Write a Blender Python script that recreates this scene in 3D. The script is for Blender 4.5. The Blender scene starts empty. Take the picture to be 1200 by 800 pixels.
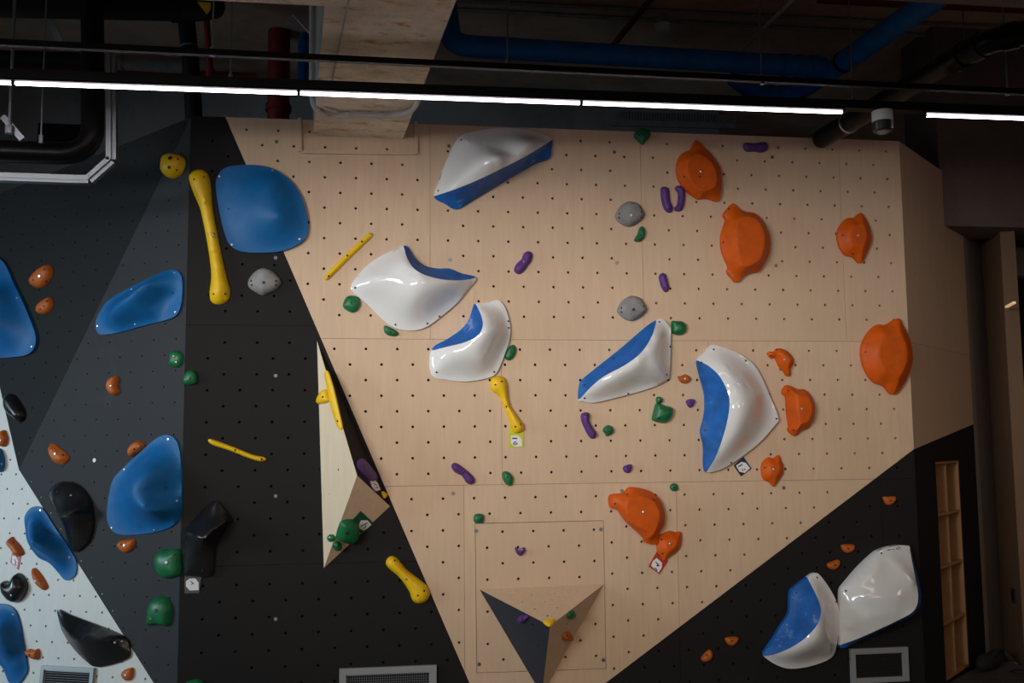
import bpy, bmesh, math, random
import numpy as np
from mathutils import Vector, Matrix
from mathutils.geometry import delaunay_2d_cdt
from mathutils.bvhtree import BVHTree

random.seed(7)
scene = bpy.context.scene
COL = scene.collection
R = math.radians

# ------------------------------------------------------------------ camera
CAM = Vector((0.0, -5.9, 1.65))
YAW, PITCH, ROLL, LENS = R(8.07), R(5.7), R(-0.5), 35.0
FPX = LENS / 36.0 * 1200.0
fw = Vector((math.sin(YAW) * math.cos(PITCH), math.cos(YAW) * math.cos(PITCH), math.sin(PITCH)))
r0 = Vector((math.cos(YAW), -math.sin(YAW), 0))
u0 = r0.cross(fw)
rt = r0 * math.cos(ROLL) + u0 * math.sin(ROLL)
up = u0 * math.cos(ROLL) - r0 * math.sin(ROLL)
cd = bpy.data.cameras.new('camera')
cam = bpy.data.objects.new('camera', cd)
COL.objects.link(cam)
cam.matrix_world = Matrix(((rt.x, up.x, -fw.x, CAM.x), (rt.y, up.y, -fw.y, CAM.y), (rt.z, up.z, -fw.z, CAM.z), (0, 0, 0, 1)))
cd.lens = LENS
cd.sensor_width = 36
cd.clip_start = 0.05
scene.camera = cam

# ------------------------------------------------------------------ world, window daylight, lamp, added fill lights, exposure
world = bpy.data.worlds.new('world')
scene.world = world
world.use_nodes = True
world.node_tree.nodes['Background'].inputs[0].default_value = (0.75, 0.82, 1.0, 1)
world.node_tree.nodes['Background'].inputs[1].default_value = 0.04

def area_light(name, loc, target, sx, sy, power, color, spread=180):
    ld = bpy.data.lights.new(name, 'AREA')
    ld.shape = 'RECTANGLE'
    ld.size, ld.size_y, ld.energy, ld.color = sx, sy, power, color
    ld.spread = R(spread)
    o = bpy.data.objects.new(name, ld)
    COL.objects.link(o)
    o.location = loc
    o.rotation_euler = (Vector(target) - Vector(loc)).to_track_quat('-Z', 'Y').to_euler()
    return o
area_light('window_daylight', (-4.6, -7.2, 3.1), (0.9, 0, 3.2), 3.0, 1.9, 47, (1.0, 1.0, 0.96), 48)
area_light('front_fill_light', (2.5, -9.5, 3.0), (0.8, 0, 3.1), 3.0, 1.8, 9, (1.0, 0.90, 0.74), 46)  # added soft fill from behind the camera, no window known there
area_light('side_window_daylight', (-7.2, -2.4, 2.2), (-2.3, 0.5, 0.9), 1.6, 1.6, 35, (0.66, 0.87, 1.0), 70)
area_light('floor_bounce_fill', (0.8, -5.0, 3.5), (0.8, -4.6, 0), 4.5, 1.0, 42, (1.0, 0.80, 0.58))  # unseen fill added so light bouncing off the floor lifts the ceiling
area_light('hall_lamp', (6.6, -4.6, 3.0), (3.6, 0.3, 1.2), 1.2, 1.0, 6, (1.0, 0.66, 0.40), 110)

vs = scene.view_settings
vs.view_transform = 'Standard'
vs.look = 'None'
vs.exposure = 0.0
vs.gamma = 1.0
vs.use_curve_mapping = False

# ------------------------------------------------------------------ pixel helpers (photo 1200 x 800)
def ray(px, py):
    return fw + rt * ((px - 600.0) / FPX) - up * ((py - 400.0) / FPX)

class Plane:
    def __init__(self, o, n):
        self.o = Vector(o)
        n = Vector(n).normalized()
        if n.dot(CAM - self.o) < 0:
            n = -n
        self.n = n
        v = Vector((0, 0, 1)) - n * n.z
        if v.length < 1e-3:
            v = Vector((0, 1, 0)) - n * n.y
        self.v = v.normalized()
        self.u = self.v.cross(n)
    def at(self, px, py, h=0.0):
        d = ray(px, py)
        t = (self.n.dot(self.o - CAM) + h) / self.n.dot(d)
        return CAM + d * t
    def uv(self, p):
        q = p - self.o
        return (q.dot(self.u), q.dot(self.v))
    def w(self, u, v, h=0.0):
        return self.o + self.u * u + self.v * v + self.n * h
    def px2(self, px, py, h=0.0):
        return self.uv(self.at(px, py, h))

def plane3(a, b, c):
    return Plane(a, (b - a).cross(c - a))
def at_y(px, py, y):
    d = ray(px, py)
    return CAM + d * ((y - CAM.y) / d.y)
def at_z(px, py, z):
    d = ray(px, py)
    return CAM + d * ((z - CAM.z) / d.z)

def crop(c, pts):
    x0, y0, s = CROPS[c]
    return [(x0 + p[0] * s, y0 + p[1] * s) + tuple(p[2:]) for p in pts]
CROPS = {'P': (0, 0, 1), 'A1': (0, 0, .25), 'A2': (300, 0, .25), 'A3': (600, 0, .25), 'A4': (900, 0, .25),
    'A5': (0, 170, .3), 'A6': (0, 380, .3), 'A7': (0, 580, 240 / 873), 'A8': (200, 370, 280 / 723),
    'B1': (220, 150, .3125), 'B2': (400, 270, .3125), 'B3': (660, 360, 280 / 1067), 'B4': (700, 140, 220 / 838),
    'B5': (680, 540, 140 / 747), 'B6': (540, 590, 180 / 686), 'B7': (800, 560, .3), 'B8': (1000, 150, 200 / 485),
    'C1': (480, 130, 220 / 838), 'C2': (1030, 460, .425), 'C3': (200, 560, .3001), 'C4': (880, 380, .2625),
    'C6': (500, 480, .25), 'C7': (660, 430, .2), 'C8': (960, 220, .325),
    'D5': (0, 440, .15), 'D6': (0, 640, .2), 'D7': (370, 560, .13755), 'D8': (210, 560, .175),
    'E7': (980, 620, 110 / 587), 'E8': (890, 660, 110 / 677),
    'F1': (780, 150, .125), 'F2': (835, 230, .1375), 'F3': (890, 400, .2247), 'F4': (0, 290, .175),
    'F5': (180, 170, .25), 'F6': (110, 500, .2997), 'F7': (0, 580, .1749),
    'T1': (590, 480, .0625), 'T2': (855, 530, .0375), 'L7': (1010, 630, .05)}

# ------------------------------------------------------------------ materials
MATS = {}
def new_mat(name):
    m = bpy.data.materials.new(name)
    m.use_nodes = True
    nt = m.node_tree
    b = nt.nodes['Principled BSDF']
    MATS[name] = m
    return m, nt, b
def objcoord(nt, scale=(1, 1, 1), jitter=True):
    tc = nt.nodes.new('ShaderNodeTexCoord')
    mp = nt.nodes.new('ShaderNodeMapping')
    mp.inputs['Scale'].default_value = scale
    nt.links.new(tc.outputs['Object'], mp.inputs['Vector'])
    if jitter:
        oi = nt.nodes.new('ShaderNodeObjectInfo')
        ml = nt.nodes.new('ShaderNodeMath')
        ml.operation = 'MULTIPLY'
        ml.inputs[1].default_value = 37.0
        nt.links.new(oi.outputs['Random'], ml.inputs[0])
        nt.links.new(ml.outputs[0], mp.inputs['Location'])
    return mp
def noise(nt, mp, scale, detail=4, rough=.55):
    n = nt.nodes.new('ShaderNodeTexNoise')
    n.inputs['Scale'].default_value = scale
    n.inputs['Detail'].default_value = detail
    n.inputs['Roughness'].default_value = rough
    nt.links.new(mp.outputs[0], n.inputs['Vector'])
    return n
def ramp(nt, src, stops):
    r = nt.nodes.new('ShaderNodeValToRGB')
    while len(r.color_ramp.elements) < len(stops):
        r.color_ramp.elements.new(0.5)
    for e, (p, c) in zip(r.color_ramp.elements, stops):
        e.position = p
        e.color = c if len(c) == 4 else (*c, 1)
    nt.links.new(src, r.inputs[0])
    return r
def mix(nt, fac, a, b):
    m = nt.nodes.new('ShaderNodeMix')
    m.data_type = 'RGBA'
    for v, s in ((fac, m.inputs[0]), (a, m.inputs[6]), (b, m.inputs[7])):
        if hasattr(v, 'links'):
            nt.links.new(v, s)
        else:
            s.default_value = v if not isinstance(v, tuple) or len(v) == 4 else (*v, 1)
    return m.outputs[2]
def bump(nt, b, src, strength, dist):
    k = nt.nodes.new('ShaderNodeBump')
    k.inputs['Strength'].default_value = strength
    k.inputs['Distance'].default_value = dist
    nt.links.new(src, k.inputs['Height'])
    nt.links.new(k.outputs[0], b.inputs['Normal'])
def plain(name, col, rough=.5, metal=0, coat=0, spec=.5):
    m, nt, b = new_mat(name)
    b.inputs['Base Color'].default_value = (*col, 1)
    b.inputs['Roughness'].default_value = rough
    b.inputs['Metallic'].default_value = metal
    b.inputs['Coat Weight'].default_value = coat
    b.inputs['Specular IOR Level'].default_value = spec
    return m
def textured(name, col, rough=.6, grit=.25, chalk=.0, chalk_scale=9, vary=.25, coat=0, chalk_col=(.75, .72, .7), spec=.4):
    """rough moulded resin with a fine grit, and chalk dust in patches"""
    m, nt, b = new_mat(name)
    mp = objcoord(nt)
    n1 = noise(nt, mp, 14, 3)
    c = mix(nt, ramp(nt, n1.outputs[0], [(.3, (0, 0, 0)), (.7, (1, 1, 1))]).outputs[0],
            tuple(v * (1 - vary) for v in col), tuple(min(1, v * (1 + vary * .6)) for v in col))
    if chalk > 0:
        n2 = noise(nt, mp, chalk_scale, 6, .7)
        lo = .72 - .22 * chalk
        c = mix(nt, ramp(nt, n2.outputs[0], [(lo, (0, 0, 0)), (lo + .13, (.55, .55, .55))]).outputs[0], c, chalk_col)
    nt.links.new(c, b.inputs['Base Color'])
    b.inputs['Roughness'].default_value = rough
    b.inputs['Coat Weight'].default_value = coat
    b.inputs['Specular IOR Level'].default_value = spec
    if grit:
        bump(nt, b, noise(nt, mp, 260, 2).outputs[0], grit, .002)
    return m
def plywood(name, col, rough=.55):
    m, nt, b = new_mat(name)
    mp = objcoord(nt, (7, 7, .7))
    n1 = noise(nt, mp, 6, 6, .6)
    mp2 = objcoord(nt, (1, 1, .35))
    n2 = noise(nt, mp2, 3.0, 3)
    c = mix(nt, ramp(nt, n1.outputs[0], [(.35, (0, 0, 0)), (.65, (1, 1, 1))]).outputs[0], tuple(v * .93 for v in col), tuple(v * 1.04 for v in col))
    c = mix(nt, ramp(nt, n2.outputs[0], [(.4, (0, 0, 0)), (.62, (.35, .35, .35))]).outputs[0], c, tuple(v * .84 for v in col))
    oi = nt.nodes.new('ShaderNodeObjectInfo')
    c = mix(nt, ramp(nt, oi.outputs['Random'], [(0, (0, 0, 0)), (1, (.4, .4, .4))]).outputs[0], c, (col[0] * .9, col[1] * .88, col[2] * .86))
    nt.links.new(c, b.inputs['Base Color'])
    b.inputs['Roughness'].default_value = rough
    b.inputs['Specular IOR Level'].default_value = .3
    return m
def painted(name, col, rough=.6, dust=(.2, .2, .21), amt=.5, scale=2.2):
    m, nt, b = new_mat(name)
    mp = objcoord(nt)
    n1 = noise(nt, mp, scale, 8, .68)
    n3 = noise(nt, objcoord(nt, (9, 9, .8)), 5, 4)
    c = mix(nt, ramp(nt, n3.outputs[0], [(.35, (0, 0, 0)), (.65, (1, 1, 1))]).outputs[0], tuple(v * .97 for v in col), tuple(v * 1.03 for v in col))
    c = mix(nt, ramp(nt, n1.outputs[0], [(.6, (0, 0, 0)), (.78, (amt * .5,) * 3)]).outputs[0], c, dust)
    nt.links.new(c, b.inputs['Base Color'])
    b.inputs['Roughness'].default_value = rough
    b.inputs['Specular IOR Level'].default_value = .3
    return m
def concrete(name, col, stain=None, rough=.85, scale=1.6, stain_amt=.8):
    m, nt, b = new_mat(name)
    mp = objcoord(nt)
    n1 = noise(nt, mp, scale, 8, .65)
    n2 = noise(nt, mp, 11, 5, .7)
    c = mix(nt, ramp(nt, n1.outputs[0], [(.35, (0, 0, 0)), (.7, (1, 1, 1))]).outputs[0], tuple(v * .75 for v in col), tuple(v * 1.15 for v in col))
    c = mix(nt, ramp(nt, n2.outputs[0], [(.55, (0, 0, 0)), (.75, (.5, .5, .5))]).outputs[0], c, tuple(v * .45 for v in col))
    if stain:
        n3 = noise(nt, objcoord(nt, (1, 2.2, 1)), 6.5, 7, .7)
        c = mix(nt, ramp(nt, n3.outputs[0], [(.53, (0, 0, 0)), (.66, (stain_amt,) * 3)]).outputs[0], c, stain)
    nt.links.new(c, b.inputs['Base Color'])
    b.inputs['Roughness'].default_value = rough
    bump(nt, b, n2.outputs[0], .4, .004)
    return m

plywood('wood', (.68, .485, .335))
plywood('birch', (.70, .58, .42))
plywood('cubby_wood', (.50, .27, .13))
painted('black_paint', (.0092, .0074, .0073), amt=.18, dust=(.07, .07, .07), rough=.75)
painted('black_facet', (.009, .0105, .012), amt=.25, dust=(.06, .065, .07), rough=.75)
painted('grey_paint', (.027, .0285, .033), amt=.3, dust=(.14, .15, .16), rough=.7)
painted('white_paint', (.66, .66, .63), amt=.15, dust=(.5, .49, .46), rough=.5)
painted('navy_paint', (.028, .034, .048), amt=.2, dust=(.12, .13, .15), rough=.4)
plain('hole_dark', (.004, .004, .004), .9)
concrete('concrete_grey', (.30, .30, .30), None)
concrete('concrete_dark', (.15, .11, .095), None)
concrete('slab', (.66, .48, .36), None, scale=2.5)
concrete('beam_concrete', (.85, .75, .60), (.58, .28, .06), scale=4, stain_amt=1.0)
concrete('beam_side', (.52, .52, .50), None)
concrete('floor_rubber', (.30, .26, .22), None, rough=.7)
concrete('mat_vinyl', (.085, .07, .07), None, rough=.55)
plain('grey_wall', (.30, .26, .24), .8)
plywood('brown_wall', (.20, .12, .07), .6)
plain('white_gloss', (.77, .76, .76), .12, coat=.6)
textured('blue_grip', (.005, .11, .42), .55, .3, chalk=.55, chalk_scale=7, chalk_col=(.45, .56, .72))
textured('blue_macro', (.004, .115, .33), .5, .2, chalk=.12, chalk_scale=5, vary=.12, chalk_col=(.12, .28, .46), spec=.3)
textured('orange', (.64, .098, .003), .5, .3, chalk=.12, chalk_scale=9, vary=.14, chalk_col=(.8, .45, .3), spec=.25)
textured('orange_small', (.48, .11, .012), .55, .3, chalk=.25, chalk_scale=16, vary=.18, chalk_col=(.75, .6, .5))
textured('yellow', (.82, .50, .006), .42, .2, chalk=0, vary=.07)
textured('purple', (.10, .030, .20), .5, .3, chalk=.25, chalk_scale=14, chalk_col=(.4, .32, .48))
textured('green', (.004, .14, .045), .4, .35, chalk=.3, chalk_scale=20, chalk_col=(.25, .45, .33), spec=.5)
textured('grey_stone', (.27, .26, .26), .75, .5, chalk=.2, chalk_scale=25)
textured('black_macro', (.008, .009, .011), .3, .18, chalk=.18, chalk_scale=5, chalk_col=(.16, .18, .2), coat=.2, spec=.5)
plain('steel', (.62, .62, .60), .35, 1)
plain('dark_bolt', (.02, .02, .02), .5)
plain('galvanised', (.26, .28, .30), .4, 1)
plain('black_metal', (.004, .004, .0045), .6, spec=.2)
textured('black_pipe', (.005, .0048, .0046), .3, .12, vary=.3, coat=0, spec=.14)
textured('red_pipe', (.15, .008, .007), .45, .1, vary=.2)
textured('blue_pipe', (.007, .12, .42), .5, .1, vary=.2, spec=.2)
textured('grey_duct', (.25, .26, .27), .45, .1, vary=.2)
plain('conduit', (.55, .55, .54), .5)
plain('plastic_white', (.7, .7, .7), .4)
plain('plastic_black', (.02, .02, .02), .4)
plain('yellow_tag', (.6, .45, .02), .5)
plain('vent_frame', (.36, .37, .39), .4, .3)
plain('vent_mesh', (.16, .17, .19), .5, .3)
plain('paper', (.80, .78, .80), .6)
plain('ink', (.05, .03, .07), .6)
plain('tag_lime', (.55, .58, .01), .5)
plain('tag_navy', (.012, .014, .07), .4)
plain('tag_red', (.42, .03, .015), .5)
plain('tag_green', (.004, .075, .035), .5)
plain('tag_purple', (.10, .02, .17), .5)
plain('tag_pink', (.55, .10, .10), .5)
plain('tag_clear', (.10, .10, .10), .3)
plain('fabric_black', (.012, .011, .012), .9)
m, nt, b = new_mat('led')
b.inputs['Base Color'].default_value = (.9, .9, .9, 1)
b.inputs['Emission Color'].default_value = (1.0, .86, .97, 1)
b.inputs['Emission Strength'].default_value = 12.0
m, nt, b = new_mat('warm_lamp')
b.inputs['Base Color'].default_value = (.9, .8, .6, 1)
b.inputs['Emission Color'].default_value = (1.0, .62, .3, 1)
b.inputs['Emission Strength'].default_value = .45

# ------------------------------------------------------------------ object helpers
def link(name, me, mat=None, parent=None, loc=None):
    o = bpy.data.objects.new(name, me)
    COL.objects.link(o)
    if mat and me is not None:
        me.materials.clear()
        me.materials.append(MATS[mat])
    if parent:
        o.parent = parent
    if loc is not None:
        o.location = loc
    return o
def tag(o, label, cat, group=None):
    o['label'] = label
    o['category'] = cat
    if group:
        o['group'] = group
    return o
def structure(o):
    o['kind'] = 'structure'
    return o
def thing(name, label, cat, loc, group=None):
    o = bpy.data.objects.new(name, None)
    o.empty_display_size = .05
    COL.objects.link(o)
    o.location = loc
    return tag(o, label, cat, group)
def mesh(name, verts, faces, origin=(0, 0, 0), smooth=False, angle=None):
    me = bpy.data.meshes.new(name)
    og = Vector(origin)
    me.from_pydata([tuple(Vector(v) - og) for v in verts], [], faces)
    me.update()
    bm = bmesh.new()
    bm.from_mesh(me)
    bmesh.ops.remove_doubles(bm, verts=bm.verts, dist=1e-6)
    bmesh.ops.recalc_face_normals(bm, faces=bm.faces)
    bm.to_mesh(me)
    bm.free()
    if smooth:
        me.polygons.foreach_set('use_smooth', [True] * len(me.polygons))
        if angle:
            me.set_sharp_from_angle(angle=R(angle))
    return me
def box_vf(c, ax, ay, az):
    c = Vector(c)
    vs_ = [c + ax * i + ay * j + az * k for i in (-1, 1) for j in (-1, 1) for k in (-1, 1)]
    fs = [(0, 1, 3, 2), (4, 6, 7, 5), (0, 4, 5, 1), (2, 3, 7, 6), (0, 2, 6, 4), (1, 5, 7, 3)]
    return vs_, fs
class MB:
    def __init__(self):
        self.v, self.f = [], []
    def add(self, v, f):
        n = len(self.v)
        self.v += [Vector(p) for p in v]
        self.f += [tuple(i + n for i in q) for q in f]
        return self
    def box(self, lo, hi):
        lo, hi = Vector(lo), Vector(hi)
        h = (hi - lo) / 2
        return self.add(*box_vf((lo + hi) / 2, Vector((h.x, 0, 0)), Vector((0, h.y, 0)), Vector((0, 0, h.z))))
    def bar(self, a, b, w, h, upv=(0, 0, 1)):
        a, b = Vector(a), Vector(b)
        d = b - a
        x = d.normalized()
        y = Vector(upv).cross(x)
        if y.length < 1e-4:
            y = Vector((1, 0, 0)).cross(x)
        y.normalize()
        z = x.cross(y)
        return self.add(*box_vf((a + b) / 2, d / 2, y * w / 2, z * h / 2))
    def tube(self, pts, r, seg=14, cap=True):
        pts = [Vector(p) for p in pts]
        rs = r if isinstance(r, (list, tuple)) else [r] * len(pts)
        rings = []
        prev = None
        for i, p in enumerate(pts):
            t = (pts[min(i + 1, len(pts) - 1)] - pts[max(i - 1, 0)]).normalized()
            if prev is None:
                a = Vector((0, 0, 1)) if abs(t.z) < .9 else Vector((1, 0, 0))
                x = (a - t * a.dot(t)).normalized()
            else:
                x = (prev - t * prev.dot(t)).normalized()
            prev = x
            y = t.cross(x)
            rings.append([p + (x * math.cos(k * 2 * math.pi / seg) + y * math.sin(k * 2 * math.pi / seg)) * rs[i] for k in range(seg)])
        vs_ = [q for rg in rings for q in rg]
        fs = []
        for i in range(len(rings) - 1):
            for k in range(seg):
                k2 = (k + 1) % seg
                fs.append((i * seg + k, i * seg + k2, (i + 1) * seg + k2, (i + 1) * seg + k))
        if cap:
            fs.append(tuple(range(seg)))
            fs.append(tuple((len(rings) - 1) * seg + k for k in range(seg)))
        return self.add(vs_, fs)
    def prism(self, pts, off):
        n = len(pts)
        a = [Vector(p) for p in pts]
        off = Vector(off)
        fs = [tuple(range(n)), tuple(range(2 * n - 1, n - 1, -1))]
        for i in range(n):
            j = (i + 1) % n
            fs.append((i, j, n + j, n + i))
        return self.add(a + [p + off for p in a], fs)
    def build(self, name, mat, parent=None, origin=None, smooth=False, angle=40):
        og = Vector(origin) if origin is not None else (parent.location if parent else sum(self.v, Vector()) / len(self.v))
        me = mesh(name, self.v, self.f, og, smooth, angle)
        return link(name, me, mat, parent, og if not parent else (Vector(og) - parent.location))
def bend(pts, rad, n=6):
    """round the corners of a polyline"""
    pts = [Vector(p) for p in pts]
    out = [pts[0]]
    for a, b_, c in zip(pts, pts[1:], pts[2:]):
        d1, d2 = (a - b_), (c - b_)
        l = min(rad, d1.length * .48, d2.length * .48)
        p, q = b_ + d1.normalized() * l, b_ + d2.normalized() * l
        for i in range(n + 1):
            t = i / n
            out.append(p * (1 - t) ** 2 + b_ * 2 * t * (1 - t) + q * t * t)
    out.append(pts[-1])
    return out

# ------------------------------------------------------------------ wall planes
MAIN = Plane((0, 0, 0), (0, -1, 0))
T = MAIN.at(217, 137)
Bm = MAIN.at(213, 800)
Xa = MAIN.at(215, 500).x
TOPZ_L = T.z
T = Vector((Xa, 0, T.z))
# grey facet turns away from the arris
ga = R(28)
GREY = Plane((Xa, 0, 0), Vector((-math.sin(ga), -math.cos(ga), 0)))
Pt = GREY.at(22, 550)
Qt = GREY.at(180, 800)
wa = R(22)
WHITE = plane3(Pt, Qt, Pt + Vector((-math.cos(wa), math.sin(wa), 0)))
L1 = WHITE.at(0, 455)
DARK = plane3(T, Pt, L1)
# right side face
Ra = MAIN.at(1060, 300)
XR = Ra.x
RDIR = Vector((math.sin(R(47)), math.cos(R(47)), 0))
RIGHT = Plane((XR, 0, 0), RDIR.cross(Vector((0, 0, 1))))

def clip(poly, a, b, keep):
    """clip a 2-D polygon by line a-b, keeping the side where keep lies"""
    nx, ny = b[1] - a[1], a[0] - b[0]
    s = lambda p: (p[0] - a[0]) * nx + (p[1] - a[1]) * ny
    sg = 1 if s(keep) > 0 else -1
    out = []
    for i, p in enumerate(poly):
        q = poly[(i + 1) % len(poly)]
        sp, sq = s(p) * sg, s(q) * sg
        if sp >= 0:
            out.append(p)
        if sp * sq < 0:
            t = sp / (sp - sq)
            out.append((p[0] + (q[0] - p[0]) * t, p[1] + (q[1] - p[1]) * t))
    return out
def area2(poly):
    return abs(sum(p[0] * q[1] - p[1] * q[0] for p, q in zip(poly, poly[1:] + poly[:1]))) / 2
def inpoly(p, poly):
    x, y = p
    c = False
    j = len(poly) - 1
    for i in range(len(poly)):
        xi, yi = poly[i]
        xj, yj = poly[j]
        if (yi > y) != (yj > y) and x < (xj - xi) * (y - yi) / (yj - yi) + xi:
            c = not c
        j = i
    return c
def dseg(p, a, b):
    ax, ay = a
    bx, by = b
    dx, dy = bx - ax, by - ay
    l = dx * dx + dy * dy
    t = 0 if l == 0 else max(0, min(1, ((p[0] - ax) * dx + (p[1] - ay) * dy) / l))
    return math.hypot(p[0] - ax - dx * t, p[1] - ay - dy * t)
def dpoly(p, poly):
    return min(dseg(p, a, b) for a, b in zip(poly, poly[1:] + poly[:1]))
def inset(poly, d):
    """shrink a convex polygon"""
    cx = sum(p[0] for p in poly) / len(poly)
    cy = sum(p[1] for p in poly) / len(poly)
    out = poly
    for a, b in zip(poly, poly[1:] + poly[:1]):
        nx, ny = b[1] - a[1], a[0] - b[0]
        l = math.hypot(nx, ny)
        if l < 1e-6:
            continue
        nx, ny = nx / l, ny / l
        if (cx - a[0]) * nx + (cy - a[1]) * ny < 0:
            nx, ny = -nx, -ny
        a2 = (a[0] + nx * d, a[1] + ny * d)
        b2 = (b[0] + nx * d, b[1] + ny * d)
        out = clip(out, a2, b2, (a2[0] + nx, a2[1] + ny))
        if len(out) < 3:
            return []
    return out
def panel(name, pl, poly, holes, mat, parent, thick=.018, front=0.0, opening=None, hr=.0085, gap=.0009, toward=None):
    """a sheet of the wall with drilled bolt holes (real holes); front = height of its face over the plane"""
    if gap:
        poly = inset(poly, gap)
    if len(poly) < 3 or area2(poly) < 1e-4:
        return None
    V, E, rings = [], [], []
    def loop(ps):
        s = len(V)
        V.extend(Vector(p) for p in ps)
        E.extend((s + i, s + (i + 1) % len(ps)) for i in range(len(ps)))
        return list(range(s, s + len(ps)))
    loops = [loop(poly)]
    rm = []
    if opening:
        loops.append(loop(opening))
        rm.append(opening)
    for h in holes:
        if inpoly(h, poly) and dpoly(h, poly) > hr * 2 and not (opening and (inpoly(h, opening) or dpoly(h, opening) < hr * 2)):
            ring = [(h[0] + hr * math.cos(k * math.pi / 4), h[1] + hr * math.sin(k * math.pi / 4)) for k in range(8)]
            loops.append(loop(ring))
            rm.append(ring)
    v2, e2, f2, ov, oe, of = delaunay_2d_cdt(V, E, [], 1, 1e-6, True)
    own = {}
    for i, l in enumerate(ov):
        for o_ in l:
            own[o_] = i
    ringsets = [set(own[i] for i in lp) for lp in loops[1:]]
    faces = []
    for f in f2:
        s = set(f)
        if any(s <= rs for rs in ringsets):
            continue
        faces.append(tuple(f))
    n = len(v2)
    verts = [pl.w(p.x, p.y, front) for p in v2] + [pl.w(p.x, p.y, front - thick) if toward is None else pl.w(p.x, p.y).lerp(toward, .06) for p in v2]
    allf = list(faces) + [tuple(i + n for i in reversed(f)) for f in faces]
    for lp in loops:
        for a, b_ in zip(lp, lp[1:] + lp[:1]):
            a, b_ = own[a], own[b_]
            allf.append((a, b_, n + b_, n + a))
    og = pl.w(sum(p[0] for p in poly) / len(poly), sum(p[1] for p in poly) / len(poly), 0)
    me = mesh(name, verts, allf, og)
    return link(name, me, mat, parent, og - (parent.location if parent else Vector()))
def slab_poly(name, pl, poly, mat, thick, front, parent=None):
    return MB().prism([pl.w(p[0], p[1], front) for p in poly], pl.n * -thick).build(name, mat, parent, origin=(0, 0, 0))

# main wall in its own (u, v): u = x, v = z
def mx(px, py):
    return MAIN.px2(px, py)
z1, z2 = mx(640, 398)[1], mx(700, 566)[1]
ztop_l, ztop_r = mx(264, 137)[1], mx(1053, 165)[1]
ZT = (ztop_l + ztop_r) / 2
dl0, dl1 = mx(264, 137), mx(550, 800)           # black / plywood line beside the arris
dr0, dr1 = mx(710, 800), mx(1070, 527)          # plywood / black line at the low corner
def ext(a, b, t):
    return (a[0] + (b[0] - a[0]) * t, a[1] + (b[1] - a[1]) * t)
U = MAIN.uv
sgn = MAIN.u.x
def lattice(u0_, u1_, v0_, v1_, ph, pitch=.1835, skip=.02):
    out = []
    i0 = int((u0_ - ph[0]) / pitch) - 1
    rng = random.Random(int(ph[0] * 1000) + 5)
    for i in range(i0, i0 + int((u1_ - u0_) / pitch) + 4):
        for j in range(int((v0_ - ph[1]) / pitch) - 2, int((v1_ - ph[1]) / pitch) + 2):
            for k in (0, .5):
                p = (ph[0] + (i + k) * pitch, ph[1] + (j + k) * pitch)
                if u0_ <= p[0] <= u1_ and v0_ <= p[1] <= v1_ and rng.random() > skip:
                    out.append(p)
    return out
ulo, uhi = Xa, XR
rows = [(z1, ZT), (z2, z1), (0.0, z2)]
seams = [[mx(504, 200)[0], mx(752, 250)[0], mx(990, 350)[0]], [mx(588, 500)[0], mx(832, 480)[0]], [mx(544, 640)[0], mx(794, 640)[0], mx(1035, 640)[0]]]
phases = [mx(647, 198), mx(502, 409), mx(610, 601)]
seams_bl = [[], [], []]
zb1, zb2 = mx(290, 381)[1], mx(300, 662)[1]

wall_main = structure(MB().box((Xa + .01, .024, 0), (XR - .01, .06, ZT - .004)).build('wall_main', 'hole_dark', origin=(0, 0, 0)))
op = [mx(556.5, 613), mx(707.5, 609.5), mx(710.5, 783.5), mx(558.5, 788.5)]
wood_keep = mx(640, 400)
big_screws = []
for ri, (v0, v1) in enumerate(rows):
    us = [ulo] + seams[ri] + [uhi]
    hl = lattice(ulo + .05, uhi - .04, v0 + .05, v1 - .045, phases[ri])
    for ua, ub in zip(us, us[1:]):
        q = [(ua, v0), (ub, v0), (ub, v1), (ua, v1)]
        w = clip(q, dl0, dl1, wood_keep)
        if len(w) > 2:
            w = clip(w, dr0, dr1, wood_keep)
        if len(w) > 2:
            has = ri == 2 and inpoly((sum(p[0] for p in op) / 4, sum(p[1] for p in op) / 4), w)
            panel('panel', MAIN, w, hl, 'wood', wall_main, opening=op if has else None)
        k = clip(q, dr0, dr1, mx(1040, 760))
        if len(k) > 2:
            panel('panel', MAIN, k, hl, 'black_paint', wall_main)
panel('panel', MAIN, op, lattice(-4, 4, 0, 4, mx(625, 622)), 'wood', wall_main, gap=.003)
for v0, v1 in ((zb1, ZT), (zb2, zb1), (0, zb2)):
    q = clip([(ulo, v0), (mx(560, 800)[0] + .3, v0), (mx(560, 800)[0] + .3, v1), (ulo, v1)], dl0, dl1, mx(240, 600))
    if len(q) > 2:
        panel('panel', MAIN, q, lattice(ulo + .05, 2, v0 + .05, v1 - .05, mx(320, 420)), 'black_paint', wall_main)

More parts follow.
